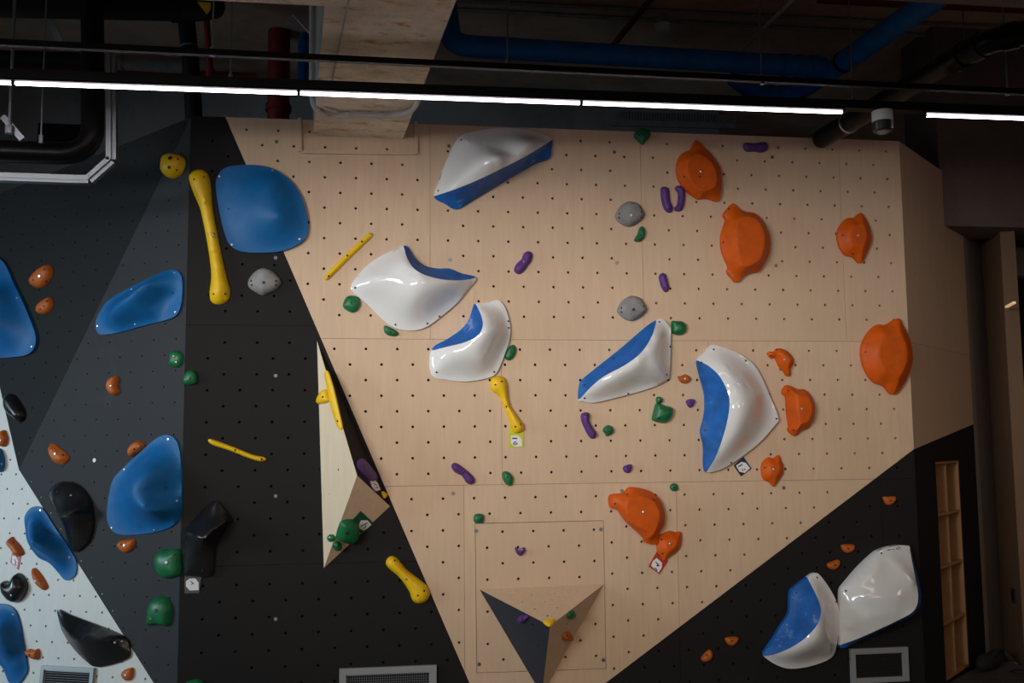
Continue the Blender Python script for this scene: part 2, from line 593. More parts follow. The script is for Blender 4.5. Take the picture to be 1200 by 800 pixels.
# faceted wall beside it: dark, grey and white painted sheets
def pxpoly(pl, pts):
    return [pl.px2(*p) for p in pts]
qd = ext((22, 550), (0, 455), 3.2)              # where the three painted facets' top corner meets
qf = [GREY.uv(Vector((Xa, 0, 0))), GREY.uv(T), GREY.uv(Pt)]
qe = ext(GREY.uv(Pt), GREY.uv(Qt), 1.0)
def to_floor(pl, a, b):
    ta = pl.w(*a).z
    tb = pl.w(*b).z
    return ext(a, b, ta / (ta - tb))
gfl = to_floor(GREY, GREY.uv(Pt), GREY.uv(Qt))
def lattice_px(pl, poly, ph, pu, pv):
    us, vs2 = [p[0] for p in poly], [p[1] for p in poly]
    c = pl.px2(*ph)
    out = []
    for i in range(int((min(us) - c[0]) / pu) - 1, int((max(us) - c[0]) / pu) + 2):
        for j in range(int((min(vs2) - c[1]) / pv) - 1, int((max(vs2) - c[1]) / pv) + 2):
            for k in (0, .5):
                out.append((c[0] + (i + k) * pu, c[1] + (j + k) * pv))
    return out
gp = [GREY.uv(Vector((Xa, 0, 0))), GREY.uv(T), GREY.uv(Pt), gfl]
wall_left = structure(slab_poly('wall_left', GREY, inset(gp, .02), 'hole_dark', .02, -.03))
panel('panel', GREY, gp, lattice_px(GREY, gp, (96, 620), .16, .183), 'grey_paint', wall_left, hr=.005, gap=.0005)
dp = [DARK.uv(T), DARK.px2(*qd), DARK.uv(Pt)]
slab_poly('backing_board', DARK, inset(dp, .02), 'hole_dark', .02, -.03, wall_left)
panel('panel', DARK, dp, lattice_px(DARK, dp, (100, 300), .18, .183), 'black_facet', wall_left, hr=.005, gap=.0005)
zs = WHITE.px2(60, 746)[1]
wf = WHITE.uv(Pt)
wq = to_floor(WHITE, wf, WHITE.uv(Qt))
far_u = WHITE.px2(-260, 600)[0]
tip = WHITE.px2(*qd)
wp = [wf, wq, (far_u, wq[1]), (far_u, tip[1] - .1), tip]
slab_poly('backing_board', WHITE, [(far_u + .02, wq[1] + .02), (far_u + .02, tip[1] - .14), (tip[0], tip[1] - .06), (wf[0] - .04, wf[1]), (wq[0] - .05, wq[1] + .02)], 'hole_dark', .02, -.03, wall_left)
for keep in (1, -1):
    q = clip(wp, (0, zs), (1, zs), (0, zs + keep))
    if len(q) > 2:
        panel('panel', WHITE, q, lattice_px(WHITE, q, (39.4, 696.4), .105, .176), 'white_paint', wall_left, hr=.007, gap=0)

# right side face: plywood above, black below, with a cubby recess and a notch for the concrete beam
def rx(px, py):
    return RIGHT.px2(px, py)
r_end = RIGHT.px2(1142, 520)[0]
n1 = rx(1103.5, 200)
n2 = rx(1135, 291)
rsg = 1 if r_end > 0 else -1
r_bl0 = RIGHT.uv(Vector((XR, 0, MAIN.w(*dr1).z)))
r_bl0 = (0.0, ext(dr0, dr1, (XR - dr0[0]) / (dr1[0] - dr0[0]))[1])
r_bl1 = (r_end, rx(1142, 497)[1])
zbeam = rx(1108, 265)[1]
ub = n1[0]
wall_right = structure(MB().prism([RIGHT.w(0, .0, -.03), RIGHT.w(0, r_bl0[1], -.03), RIGHT.w(r_end, r_bl1[1], -.03), RIGHT.w(r_end, 0, -.03)], RIGHT.n * -.001).build('wall_right', 'hole_dark', origin=(0, 0, 0)))
bpy.data.meshes.remove(wall_right.data)
wall_right = structure(MB().prism([RIGHT.w(0.02, r_bl1[1] + .1, -.022), RIGHT.w(0.02, zbeam, -.022), RIGHT.w(r_end, zbeam, -.022), RIGHT.w(r_end, r_bl1[1] + .1, -.022)], RIGHT.n * -.03).build('wall_right', 'hole_dark', origin=(0, 0, 0)))
zs_r = z1
p_hi = [(0, zs_r), (r_end, zs_r), (r_end, zbeam), (ub, zbeam), (ub, ZT), (0, ZT)]
rholes = [rx(1073, 320), rx(1079, 443), rx(1120, 360), rx(1120, 450), rx(1090, 230)]
panel('panel', RIGHT, [(0, zs_r), (ub, zs_r), (ub, ZT), (0, ZT)], rholes, 'wood', wall_right)
panel('panel', RIGHT, [(ub, zs_r), (r_end, zs_r), (r_end, zbeam), (ub, zbeam)], rholes, 'wood', wall_right)
panel('panel', RIGHT, [r_bl0, r_bl1, (r_end, zs_r), (0, zs_r)], rholes, 'wood', wall_right)
cb = [rx(1097, 541), rx(1124.5, 538), rx(1135.5, 783), rx(1108, 797)]
cu0, cu1 = (cb[0][0] + cb[3][0]) / 2, (cb[1][0] + cb[2][0]) / 2
ct = cb[0][1]
cbz = (cb[2][1] + cb[3][1]) / 2
copen = [(cu0, cbz), (cu1, cbz), (cu1, ct), (cu0, ct)]
panel('panel', RIGHT, [(0, 0), (r_end, 0), r_bl1, r_bl0], [rx(1146, 682)], 'black_paint', wall_right, opening=copen)
# cubby unit behind the opening
cub = thing('cubby_shelf', 'tall plywood cubby shelf of eight open boxes let into the black side wall', 'shelf', RIGHT.w((cu0 + cu1) / 2, cbz, -.2))
dpt = .34
def rbox(ua, ubb, va, vb, ha, hb):
    c = RIGHT.w((ua + ubb) / 2, (va + vb) / 2, (ha + hb) / 2)
    return MB().add(*box_vf(c, RIGHT.u * (ubb - ua) / 2, RIGHT.v * (vb - va) / 2, RIGHT.n * (hb - ha) / 2))
th = .016
for a_, b_ in ((cu0, cu0 + th), (cu1 - th, cu1)):
    rbox(a_, b_, cbz, ct, -dpt, -.004).build('side_panel', 'cubby_wood', cub)
rbox(cu0, cu1, cbz, ct, -dpt - .01, -dpt).build('back_panel', 'cubby_wood', cub)
um = (cu0 + cu1) / 2
rbox(um - th / 2, um + th / 2, cbz + th, ct - th, -dpt, -.012).build('divider', 'cubby_wood', cub)
shz = [cbz, ct - th] + [rx((1099 + 1128) / 2, 602)[1], rx(1117, 662)[1], rx(1121, 726)[1]]
for s_ in shz:
    rbox(cu0 + th, cu1 - th, s_, s_ + th, -dpt, -.006).build('shelf_board', 'cubby_wood', cub)

# ------------------------------------------------------------------ building shell
ZC = 4.65
structure(MB().box((-9, -9, -.1), (9, 6, 0)).build('floor', 'floor_rubber', origin=(0, 0, 0)))
structure(MB().box((-9, -9, ZC), (9, 6, ZC + .2)).build('ceiling', 'slab', origin=(0, 0, 0)))
structure(MB().box((-7, -3.5, 3.05), (7, -3.02, ZC)).build('trim_shade_beam', 'concrete_dark', origin=(0, 0, 0)))  # out-of-view beam added to shade the top of the climbing wall
structure(MB().box((3.16, 5.6, 0), (9, 5.8, ZC)).build('wall_hall_end', 'brown_wall', origin=(0, 0, 0)))
structure(MB().box((8.8, -1.5, 0), (9, 5.59, ZC)).build('wall_hall_side', 'grey_wall', origin=(0, 0, 0)))
structure(MB().box((-9, 2.65, 0), (3.15, 2.85, ZC)).build('wall_back', 'concrete_grey', origin=(0, 0, 0)))
rend = RIGHT.w(r_end, 0)
corner = at_z(1185, 754, 0)
gd = Vector((corner.x - rend.x, corner.y - rend.y, 0))
gn = Vector((-gd.y, gd.x, 0)).normalized()
if gn.dot(CAM - rend) > 0:
    gn = -gn
structure(MB().prism([Vector((rend.x, rend.y, 0)), Vector((corner.x, corner.y, 0)), Vector((corner.x, corner.y, 3.22)), Vector((rend.x, rend.y, 3.22))], gn * .12).build('wall_passage', 'grey_wall', origin=(0, 0, 0)))
bend_b = at_z(1202, 768.5, 0)
bd = (bend_b - corner).normalized()
bpt = corner + gn * .12
structure(MB().prism([Vector((corner.x, corner.y, 0)) + gn * .12, Vector((corner.x, corner.y, 0)) + gn * .12 + bd * 1.0, Vector((corner.x, corner.y, 3.22)) + gn * .12 + bd * 1.0, Vector((corner.x, corner.y, 3.22)) + gn * .12], Vector((bd.y, -bd.x, 0)) * (-.1 if Vector((bd.y, -bd.x, 0)).dot(CAM - corner) > 0 else .1)).build('wall_far', 'brown_wall', origin=(0, 0, 0)))
# header over the passage
hz = at_y(1180, 323, corner.y).z
hdir = Vector((1, -.02, 0)).normalized()
structure(MB().prism([Vector((corner.x, corner.y, hz)) - gd.normalized() * .02, Vector((corner.x, corner.y, hz)) + hdir * 2.5, Vector((corner.x, corner.y, 3.22)) + hdir * 2.5, Vector((corner.x, corner.y, 3.22)) - gd.normalized() * .02], (0, .14, 0)).build('trim_header', 'grey_wall', origin=(0, 0, 0)))
# concrete beam over the passage
bf = RIGHT.w(ub, zbeam)
d2 = RIGHT.w(r_end, zbeam)
structure(MB().box((bf.x - .02, bf.y, zbeam), (9, d2.y + .1, ZC)).build('trim_beam', 'concrete_dark', origin=(0, 0, 0)))
PASS = Plane(corner + gn * .12, bd.cross(Vector((0, 0, 1))))
lampp = PASS.at(1184, 357, .012)
wl = MB().bar(lampp - bd * .12, lampp + bd * .12, .02, .014).build('passage_lamp', 'warm_lamp')
tag(wl, 'small warm lamp glowing dimly in the dark passage', 'lamp')
so = PASS.at(1188, 698, .006)
sb = MB().add(*box_vf(so, bd * .06, Vector((0, 0, .05)), PASS.n * .006)).build('wall_socket', 'plastic_black')
tag(sb, 'black socket on the brown passage wall', 'socket')
MB().add(*box_vf(so + PASS.n * .006, bd * .03, Vector((0, 0, .025)), PASS.n * .003)).build('socket_face', 'black_metal', sb)

# floor mat and bag beside the cubby shelf
mz = .05
wfp = lambda t: Vector((corner.x, corner.y, mz)) + gn * .12 + bd * t + PASS.n * .1
mpts = [at_z(1110, 800, mz), at_z(1162, 773, mz), at_z(1192, 776, mz), wfp(.6), wfp(1.0), Vector((wfp(1.0).x + .6, -3, mz)), Vector((3.0, -3, mz))]
mat_o = MB().prism(mpts, (0, 0, -mz + .002)).build('crash_mat', 'mat_vinyl')
tag(mat_o, 'dark vinyl floor mat below the cubby shelf', 'mat')
for a_, b_ in ((at_z(1128, 796, mz), at_z(1200, 797, mz)), (at_z(1150, 789, mz), at_z(1200, 793.5, mz))):
    MB().tube([a_ + Vector((0, 0, .002)), b_ + Vector((0, 0, .002))], .004, 6).build('seam', 'fabric_black', mat_o)
g0, g1 = at_z(1149, 791, mz), at_z(1174, 776, mz)
gdv = g1 - g0
bag = thing('duffel_bag', 'small black fabric bag lying on the mat by the cubby shelf', 'bag', g0)
bp = [g0 + gdv * t + Vector((0, 0, .062 + .006 * math.sin(9 * t))) for t in [i / 10 for i in range(11)]]
MB().tube(bp, [.02, .045, .055, .056, .052, .054, .056, .053, .05, .04, .018], 14).build('bag_body', 'fabric_black', bag, smooth=True, angle=70)
MB().tube(bend([g0 + gdv * .25 + Vector((0, -.05, .09)), g0 + gdv * .4 + Vector((.02, -.06, .14)), g0 + gdv * .7 + Vector((.03, -.06, .13)), g0 + gdv * .8 + Vector((0, -.05, .09))], .05), .009, 8).build('bag_handle', 'fabric_black', bag, smooth=True)
st = bend([at_z(1184, 788, mz), at_z(1190, 785.5, mz), at_z(1200, 786, mz), at_z(1206, 791, mz), at_z(1196, 791, mz), at_z(1186, 789.5, mz)], .1)
tag(MB().tube([p + Vector((0, 0, .008)) for p in st], .006, 6).build('loose_strap', 'fabric_black', smooth=True), 'thin dark strap looped on the floor mat', 'strap')

# ------------------------------------------------------------------ climbing holds
def catmull(pts, step, closed=True):
    out = []
    n = len(pts)
    for i in range(n if closed else n - 1):
        if closed:
            p0, p1, p2, p3 = pts[i - 1], pts[i], pts[(i + 1) % n], pts[(i + 2) % n]
        else:
            p0, p1, p2, p3 = pts[max(i - 1, 0)], pts[i], pts[i + 1], pts[min(i + 2, n - 1)]
        l = math.hypot(p2[0] - p1[0], p2[1] - p1[1])
        m_ = max(1, int(math.ceil(l / step)))
        for k in range(m_):
            t = k / m_
            out.append(tuple(.5 * (2 * b + (c - a) * t + (2 * a - 5 * b + 4 * c - d) * t * t + (3 * b - a - 3 * c + d) * t ** 3) for a, b, c, d in zip(p0, p1, p2, p3)))
    if not closed:
        out.append(tuple(pts[-1]))
    return out

HOLDS = 0
bolt_me = {}
def bolt_mesh(kind, r):
    key = (kind, r)
    if key not in bolt_me:
        b_ = MB().tube([(0, 0, -.006), (0, 0, .002), (0, 0, .0035)], [r, r, r * .7], 8)
        b_.add([(r * .4 * math.cos(k * math.pi / 3), r * .4 * math.sin(k * math.pi / 3), .0036) for k in range(6)], [(0, 1, 2, 3, 4, 5)])
        me = mesh('bolt', b_.v, b_.f)
        me.materials.append(MATS[kind])
        bolt_me[key] = me
    return bolt_me[key]

def hold(label, pl, c, pts, mat, H=.05, rim=None, mode='dome', ctrl=(), split=None, seed=None, bolts=(), name='climbing_hold', cat='climbing hold',
         group=None, sm=1, bulge=0., res=None, power=.5, k=.45, angle=None, tilt=(0, 0), grip='blue_grip', step_px=None, shell_name='shell', marks=()):
    global HOLDS
    HOLDS += 1
    P = crop(c, pts)
    xs, ys = [p[0] for p in P], [p[1] for p in P]
    size = max(max(xs) - min(xs), max(ys) - min(ys))
    if rim is None:
        rim = min(.012, H * .25)
    step = step_px or max(1.0, size / (34 if size > 45 else 18))
    O = catmull(P, step)
    oc = [pl.px2(x, y, rim) for x, y in O]
    sc = [pl.px2(x, y, rim) for x, y in P]
    su = math.sqrt(area2(oc)) / (size / 1.35 / step) if size else .01
    per = sum(math.hypot(a[0] - b[0], a[1] - b[1]) for a, b in zip(oc, oc[1:] + oc[:1]))
    s = per / len(oc)
    V = [Vector(p) for p in oc]
    nb = len(V)
    E = [(i, (i + 1) % nb) for i in range(nb)]
    fixed = {}
    split_e = set()
    # split line (edge between two colours)
    lines = [list(crop(c, l)) for l in ctrl]
    if split:
        lines.insert(0, list(crop(c, split)))
    cpts = []
    for li, l in enumerate(lines):
        is_split = split and li == 0
        l3 = [tuple(q) for q in (catmull([tuple(q) for q in l], step, False) if len(l) > 1 else l)]
        q2 = []
        for (x, y, h) in l3:
            u = pl.px2(x, y, h)
            q2.append((u[0], u[1], h))
        if is_split:
            for e_ in (0, -1):
                j = min(range(nb), key=lambda i: (oc[i][0] - q2[e_][0]) ** 2 + (oc[i][1] - q2[e_][1]) ** 2)
                q2[e_] = (oc[j][0], oc[j][1], rim)
        keep = []
        for i, q in enumerate(q2):
            endp = is_split and i in (0, len(q2) - 1)
            if endp or (inpoly(q[:2], oc) and dpoly(q[:2], oc) > s * .3):
                keep.append(q)
        prev = None
        for i, q in enumerate(keep):
            V.append(Vector(q[:2]))
            idx = len(V) - 1
            fixed[idx] = q[2]
            cpts.append(q[:2])
            if prev is not None:
                if is_split:
                    split_e.add(len(E))
                E.append((prev, idx))
            prev = idx
    u_lo, u_hi = min(p[0] for p in oc), max(p[0] for p in oc)
    v_lo, v_hi = min(p[1] for p in oc), max(p[1] for p in oc)
    r_ = 0
    y = v_lo
    while y < v_hi:
        x = u_lo + (s / 2 if r_ % 2 else 0)
        while x < u_hi:
            if inpoly((x, y), oc) and dpoly((x, y), oc) > s * .55 and all((x - q[0]) ** 2 + (y - q[1]) ** 2 > (s * .5) ** 2 for q in cpts):
                V.append(Vector((x, y)))
            x += s
        y += s * .866
        r_ += 1
    v2, e2, f2, ov, oe, of = delaunay_2d_cdt(V, E, [], 1, 1e-7, True)
    f2 = [f for f in f2 if inpoly((sum(v2[i].x for i in f) / 3, sum(v2[i].y for i in f) / 3), oc)]
    n = len(v2)
    own = {}
    for i, l in enumerate(ov):
        for o_ in l:
            own.setdefault(o_, i)
    bset = set(own[i] for i in range(nb))
    P2 = [(p.x, p.y) for p in v2]
    # vertices newly made on boundary by intersections
    D = np.array([0. if i in bset else dpoly(P2[i], oc) for i in range(n)])
    for i in range(n):
        if D[i] < 1e-6:
            bset.add(i)
    adj = [set() for _ in range(n)]
    for f in f2:
        for a, b_ in zip(f, list(f[1:]) + [f[0]]):
            adj[a].add(b_)
            adj[b_].add(a)
    dm = max(D.max(), 1e-5)
    fx = {i: rim for i in bset}
    for o_, h in fixed.items():
        i = own.get(o_)
        if i is not None and i not in bset:
            fx[i] = h
    if mode == 'dome':
        t = np.clip(D / dm, 0, 1)
        h = rim + (H - rim) * (1 - (1 - t) ** 2) ** power
    elif mode == 'bevel':
        t = np.clip(D / (dm * k), 0, 1)
        h = rim + (H - rim) * t
    else:
        L = np.zeros((n, n))
        for i in range(n):
            L[i, i] = 1
            for j in adj[i]:
                L[i, j] -= 1 / max(1, len(adj[i]))
        A = L.copy() if mode == 'film' else L @ L
        rhs = np.zeros(n)
        for i, v in fx.items():
            A[i, :] = 0
            A[i, i] = 1
            rhs[i] = v
        h = np.linalg.solve(A + np.eye(n) * 1e-9, rhs)
        if bulge:
            t = np.clip(D / dm, 0, 1)
            h = h + bulge * (1 - (1 - t) ** 2) ** .7
        h = np.maximum(h, rim * .5)
    if tilt != (0, 0):
        cu, cv = np.mean([p[0] for p in P2]), np.mean([p[1] for p in P2])
        wgt = np.clip(D / (dm * .5), 0, 1)
        h = h + wgt * (np.array([p[0] - cu for p in P2]) * tilt[0] + np.array([p[1] - cv for p in P2]) * tilt[1])
        h = np.maximum(h, rim * .6)
    lock = set(bset)
    if split:
        for ei, l in enumerate(oe):
            if any(o_ in split_e for o_ in l):
                lock.update(e2[ei])
    for _ in range(sm):
        h2 = h.copy()
        for i in range(n):
            if i not in lock and adj[i]:
                h2[i] = .5 * h[i] + .5 * np.mean([h[j] for j in adj[i]])
        h = h2
    W = [pl.w(P2[i][0], P2[i][1], h[i]) for i in range(n)]
    base = {}
    verts = list(W)
    # skirt to the wall
    ecount = {}
    for fi, f in enumerate(f2):
        for a, b_ in zip(f, list(f[1:]) + [f[0]]):
            ecount.setdefault((min(a, b_), max(a, b_)), []).append((fi, a, b_))
    cx, cy = np.mean([p[0] for p in oc]), np.mean([p[1] for p in oc])
    def bs(i):
        if i not in base:
            base[i] = len(verts)
            verts.append(pl.w(P2[i][0], P2[i][1], -.001))
        return base[i]
    groups = {0: list(range(len(f2)))}
    if split:
        ce = set()
        for ei, l in enumerate(oe):
            if any(o_ in split_e for o_ in l):
                a, b_ = e2[ei]
                ce.add((min(a, b_), max(a, b_)))
        fadj = [[] for _ in f2]
        for ek, l in ecount.items():
            if ek not in ce and len(l) == 2:
                fadj[l[0][0]].append(l[1][0])
                fadj[l[1][0]].append(l[0][0])
        sx, sy = crop(c, [seed[:2]])[0]
        su_, sv_ = pl.px2(sx, sy, seed[2] if len(seed) > 2 else rim)
        f0 = min(range(len(f2)), key=lambda fi: (sum(P2[i][0] for i in f2[fi]) / 3 - su_) ** 2 + (sum(P2[i][1] for i in f2[fi]) / 3 - sv_) ** 2)
        seen = {f0}
        stack = [f0]
        while stack:
            q = stack.pop()
            for w_ in fadj[q]:
                if w_ not in seen:
                    seen.add(w_)
                    stack.append(w_)
        groups = {0: [i for i in range(len(f2)) if i not in seen], 1: sorted(seen)}
        if len(groups[0]) < 4 or len(groups[1]) < 4:
            print('SPLIT PROBLEM', label, len(groups[0]), len(groups[1]))
    og = pl.w(cx, cy, 0)
    def submesh(nm, fids):
        fs = [tuple(f2[i]) for i in fids]
        ids = set(fids)
        for ek, l in ecount.items():
            if len(l) == 1 and l[0][0] in ids:
                fi, a, b_ = l[0]
                fs.append((b_, a, bs(a), bs(b_)))
        used = sorted(set(i for f in fs for i in f))
        mp = {v: i for i, v in enumerate(used)}
        return mesh(nm, [verts[i] for i in used], [tuple(mp[i] for i in f) for f in fs], og, True, angle or 50)
    owner = {}
    if split:
        root = thing(name, label, cat, og, group)
        for gi, (pn, pm) in enumerate(((shell_name, mat), ('grip', grip))):
            if groups[gi]:
                po = link(pn, submesh(pn, groups[gi]), pm, root, (0, 0, 0))
                owner.update({fi: po for fi in groups[gi]})
    else:
        root = link(name, submesh(name, groups[0]), mat, None, og)
        tag(root, label, cat, group)
    bvh = BVHTree.FromPolygons([tuple(v) for v in W], [tuple(f) for f in f2])
    for bpt in bolts:
        kind = bpt[2] if len(bpt) > 2 else 'dark_bolt'
        rr = bpt[3] if len(bpt) > 3 else (.006 if kind == 'dark_bolt' else .007)
        bx, by = crop(c, [bpt[:2]])[0]
        loc, nor, fi_, _ = bvh.ray_cast(CAM, ray(bx, by).normalized())
        if loc is None:
            continue
        if nor.dot(CAM - loc) < 0:
            nor = -nor
        o = link('bolt', bolt_mesh(kind, rr), None, owner.get(fi_, root), loc - og)
        o.rotation_euler = nor.to_track_quat('Z', 'Y').to_euler()
    for mk in marks:           # printed marks: thin ribbons lying on the surface
        for kind, line, wd in mk:
            B_ = MB()
            prevp = None
            for (x, y_) in crop(kind, line):
                loc, nor, _, _ = bvh.ray_cast(CAM, ray(x, y_).normalized())
                if loc is None:
                    continue
                if nor.dot(CAM - loc) < 0:
                    nor = -nor
                q = loc + nor * .002
                if prevp is not None and (q - prevp).length > 1e-4:
                    B_.bar(prevp, q, .001, wd, upv=nor)
                    B_.v[-8:] = [v for v in B_.v[-8:]]
                prevp = q
            if B_.v:
                B_.build('printed_mark', 'ink', root)
    return root

S, DK = 'steel', 'dark_bolt'
GW = 'white and blue moulded macro holds'
# white shells with a blue textured grip
ring = [(850 + 42 * math.cos(t * .6), 245 + 28 * math.sin(t * .6)) for t in range(11)]
hold('long white macro with a straight blue underside, close under the plywood top edge', MAIN, 'C1',
     [(110, 380), (130, 310), (170, 210), (220, 117), (290, 92), (390, 76), (480, 78), (560, 92), (610, 110), (637, 128), (632, 175), (625, 210), (560, 235), (470, 285), (370, 345), (270, 405), (210, 437), (160, 412)],
     'white_gloss', rim=.02, mode='smooth', split=[(110, 380, .02), (200, 350, .13), (300, 310, .19), (400, 262, .21), (500, 212, .19), (580, 165, .12), (637, 128, .02)], seed=(300, 350, .1),
     ctrl=[[(228, 122, .03), (300, 145, .10), (390, 172, .165), (470, 205, .195)], [(460, 110, .07)]], name='macro_hold', cat='macro hold', group=GW, sm=3,
     bolts=[(231, 129), (128, 356), (223, 412)], marks=[[('C1', [(143, 273), (146, 280), (141, 281), (143, 273)], .006), ('C1', [(140, 287), (134, 308)], .004)]])
hold('wide white shield-shaped macro with a curved blue lip, a green chip at each lower edge', MAIN, 'B2',
     [(35, 215), (60, 170), (110, 120), (170, 85), (232, 58), (250, 62), (275, 100), (310, 130), (360, 142), (405, 142), (450, 160), (505, 176), (480, 215), (430, 275), (370, 325), (330, 355), (290, 372), (240, 374), (190, 360), (150, 330), (100, 280), (60, 245)],
     'white_gloss', rim=.02, mode='smooth', split=[(235, 60, .02), (245, 100, .12), (270, 140, .17), (310, 165, .19), (370, 182, .17), (440, 187, .10), (505, 178, .02)], seed=(330, 150, .1),
     ctrl=[[(60, 200, .045), (110, 176, .10), (190, 163, .15), (270, 160, .18)], [(270, 270, .15)]], name='macro_hold', cat='macro hold', group=GW, sm=3,
     bolts=[(52, 215), (203, 353), (322, 348), (368, 322), (481, 180)])
hold('small curved white macro with a hooked blue scoop, above a yellow pinch', MAIN, 'B2',
     [(338, 447), (400, 405), (450, 370), (480, 330), (495, 285), (503, 274), (550, 270), (585, 260), (605, 275), (622, 310), (633, 360), (630, 410), (610, 470), (580, 535), (540, 555), (470, 566), (400, 560), (338, 540)],
     'white_gloss', rim=.02, mode='smooth', split=[(342, 450, .02), (400, 435, .09), (460, 420, .14), (510, 395, .17), (530, 360, .17), (525, 320, .11), (505, 277, .02)], seed=(440, 400, .07),
     ctrl=[[(352, 462, .04), (368, 490, .07), (352, 535, .03)], [(530, 480, .12), (590, 385, .12)]], name='macro_hold', cat='macro hold', group=GW, sm=2,
     bolts=[(505, 290), (357, 531), (573, 530), (626, 340), (627, 365)])
hold('slender tapered white macro with a long diagonal blue face, beside a square green hold', MAIN, 'B3',
     [(70, 410), (75, 345), (100, 310), (250, 190), (415, 57), (475, 85), (480, 130), (475, 290), (462, 325), (390, 360), (250, 400), (140, 425), (85, 418)],
     'white_gloss', rim=.025, mode='smooth', split=[(72, 412, .025), (120, 360, .08), (180, 310, .13), (280, 255, .17), (350, 200, .18), (395, 130, .12), (417, 60, .025)], seed=(250, 225, .1),
     ctrl=[[(370, 225, .175), (415, 270, .14), (458, 315, .06)], [(250, 350, .10)]], name='macro_hold', cat='macro hold', group=GW, sm=2,
     bolts=[(430, 65), (462, 300), (290, 385), (95, 405), (95, 347), (225, 228), (478, 175)])
hold('tall pointed white macro with a chalky blue crescent face, a navy tag at its foot', MAIN, 'B3',
     [(600, 237), (625, 205), (650, 175), (670, 168), (720, 180), (790, 210), (850, 255), (885, 310), (920, 390), (960, 490), (950, 520), (880, 600), (800, 665), (740, 705), (690, 728), (640, 735), (630, 690), (630, 620), (617, 560), (620, 535), (633, 480), (637, 420), (628, 360), (612, 300)],
     'white_gloss', rim=.03, mode='smooth', split=[(600, 237, .03), (650, 262, .09), (700, 310, .15), (735, 380, .18), (743, 440, .19), (730, 520, .17), (710, 590, .14), (680, 670, .09), (640, 735, .03)], seed=(670, 450, .1),
     ctrl=[[(720, 250, .12), (790, 325, .17), (860, 400, .15)], [(790, 590, .13)]], name='macro_hold', cat='macro hold', group=GW, sm=4,
     bolts=[(672, 188), (617, 246), (632, 549), (750, 693), (952, 497), (815, 238)])
hold('crouching white macro with a broad blue saddle on the black corner panel', MAIN, 'E8',
     [(32, 650), (45, 625), (90, 560), (150, 460), (200, 385), (218, 330), (220, 230), (228, 195), (250, 170), (345, 100), (380, 75), (405, 68), (430, 78), (480, 140), (530, 220), (565, 300), (580, 380), (575, 480), (555, 600), (540, 650), (510, 685), (450, 715), (350, 745), (260, 758), (190, 755), (120, 730), (70, 700), (45, 680)],
     'white_gloss', rim=.03, mode='smooth', split=[(36, 668, .03), (110, 655, .07), (200, 620, .12), (280, 575, .15), (350, 520, .18), (410, 450, .20), (440, 380, .20), (440, 310, .17), (410, 230, .12), (375, 160, .07), (345, 102, .03)], seed=(250, 420, .1),
     ctrl=[[(470, 430, .18), (510, 560, .12), (520, 640, .06)], [(330, 650, .12)]], name='macro_hold', cat='macro hold', group=GW, sm=3,
     bolts=[(416, 102), (263, 214), (198, 441, S), (553, 275)])
hold('broad white macro edged with blue at one side and below, above a framed vent', MAIN, 'E7',
     [(25, 725), (30, 600), (33, 420), (38, 375), (60, 345), (150, 240), (240, 155), (290, 125), (380, 102), (440, 102), (462, 112), (485, 200), (510, 290), (528, 380), (530, 440), (515, 500), (460, 550), (350, 600), (200, 670), (80, 730), (40, 742)],
     'white_gloss', rim=.05, mode='film', split=[(458, 112, .05), (474, 200, .10), (492, 290, .13), (507, 370, .155), (512, 430, .165), (503, 480, .17), (468, 525, .18), (380, 572, .16), (250, 633, .13), (120, 690, .09), (25, 722, .05)], seed=(470, 560, .08),
     ctrl=[[(70, 360, .075), (150, 320, .11), (230, 260, .13), (272, 180, .09)], [(306, 175, .09), (400, 235, .14), (500, 345, .175)], [(75, 440, .095), (85, 620, .10)], [(170, 430, .15), (280, 420, .175), (400, 420, .185)], [(190, 560, .145), (380, 510, .18)]], name='macro_hold', cat='macro hold', group=GW, sm=3,
     bolts=[(283, 150), (60, 385)], marks=[[('L7', ring, .007), ('L7', [(600, 295), (650, 285), (700, 272), (775, 265)], .006), ('L7', [(610, 285), (660, 275)], .004)]])

GB = 'plain blue macro holds'
def macro(label, pl, c, pts, mat, **kw):
    kw.setdefault('name', 'macro_hold')
    kw.setdefault('cat', 'macro hold')
    return hold(label, pl, c, pts, mat, **kw)
macro('big rounded blue macro half on black, half on plywood, beside a long yellow bar', MAIN, 'B1',
      [(105, 220), (112, 180), (135, 152), (180, 140), (250, 138), (310, 148), (360, 175), (405, 220), (435, 280), (450, 350), (448, 395), (430, 425), (390, 448), (340, 463), (260, 467), (200, 462), (160, 440), (140, 400), (120, 320)],
      'blue_macro', rim=.025, mode='smooth', ctrl=[[(270, 310, .10), (340, 330, .12)], [(330, 200, .07)]], group=GB, sm=2,
      bolts=[(120, 181, S), (318, 159, S), (419, 416, S), (166, 437, S), (153, 303)])
macro('low slanting blue macro with a scooped end on the grey facet', GREY, 'A5',
      [(373, 705), (380, 670), (410, 620), (450, 588), (520, 550), (600, 510), (650, 490), (685, 488), (705, 505), (712, 540), (710, 600), (700, 645), (680, 670), (640, 685), (560, 705), (470, 730), (400, 740), (380, 730)],
      'blue_macro', rim=.015, mode='smooth', ctrl=[[(430, 665, .11), (480, 612, .16), (560, 558, .15), (630, 520, .07)], [(570, 640, .08), (640, 585, .03)]], group=GB, sm=1,
      bolts=[(515, 562, S), (685, 652, S), (530, 701, S), (381, 706, S), (682, 498, S), (675, 575)])
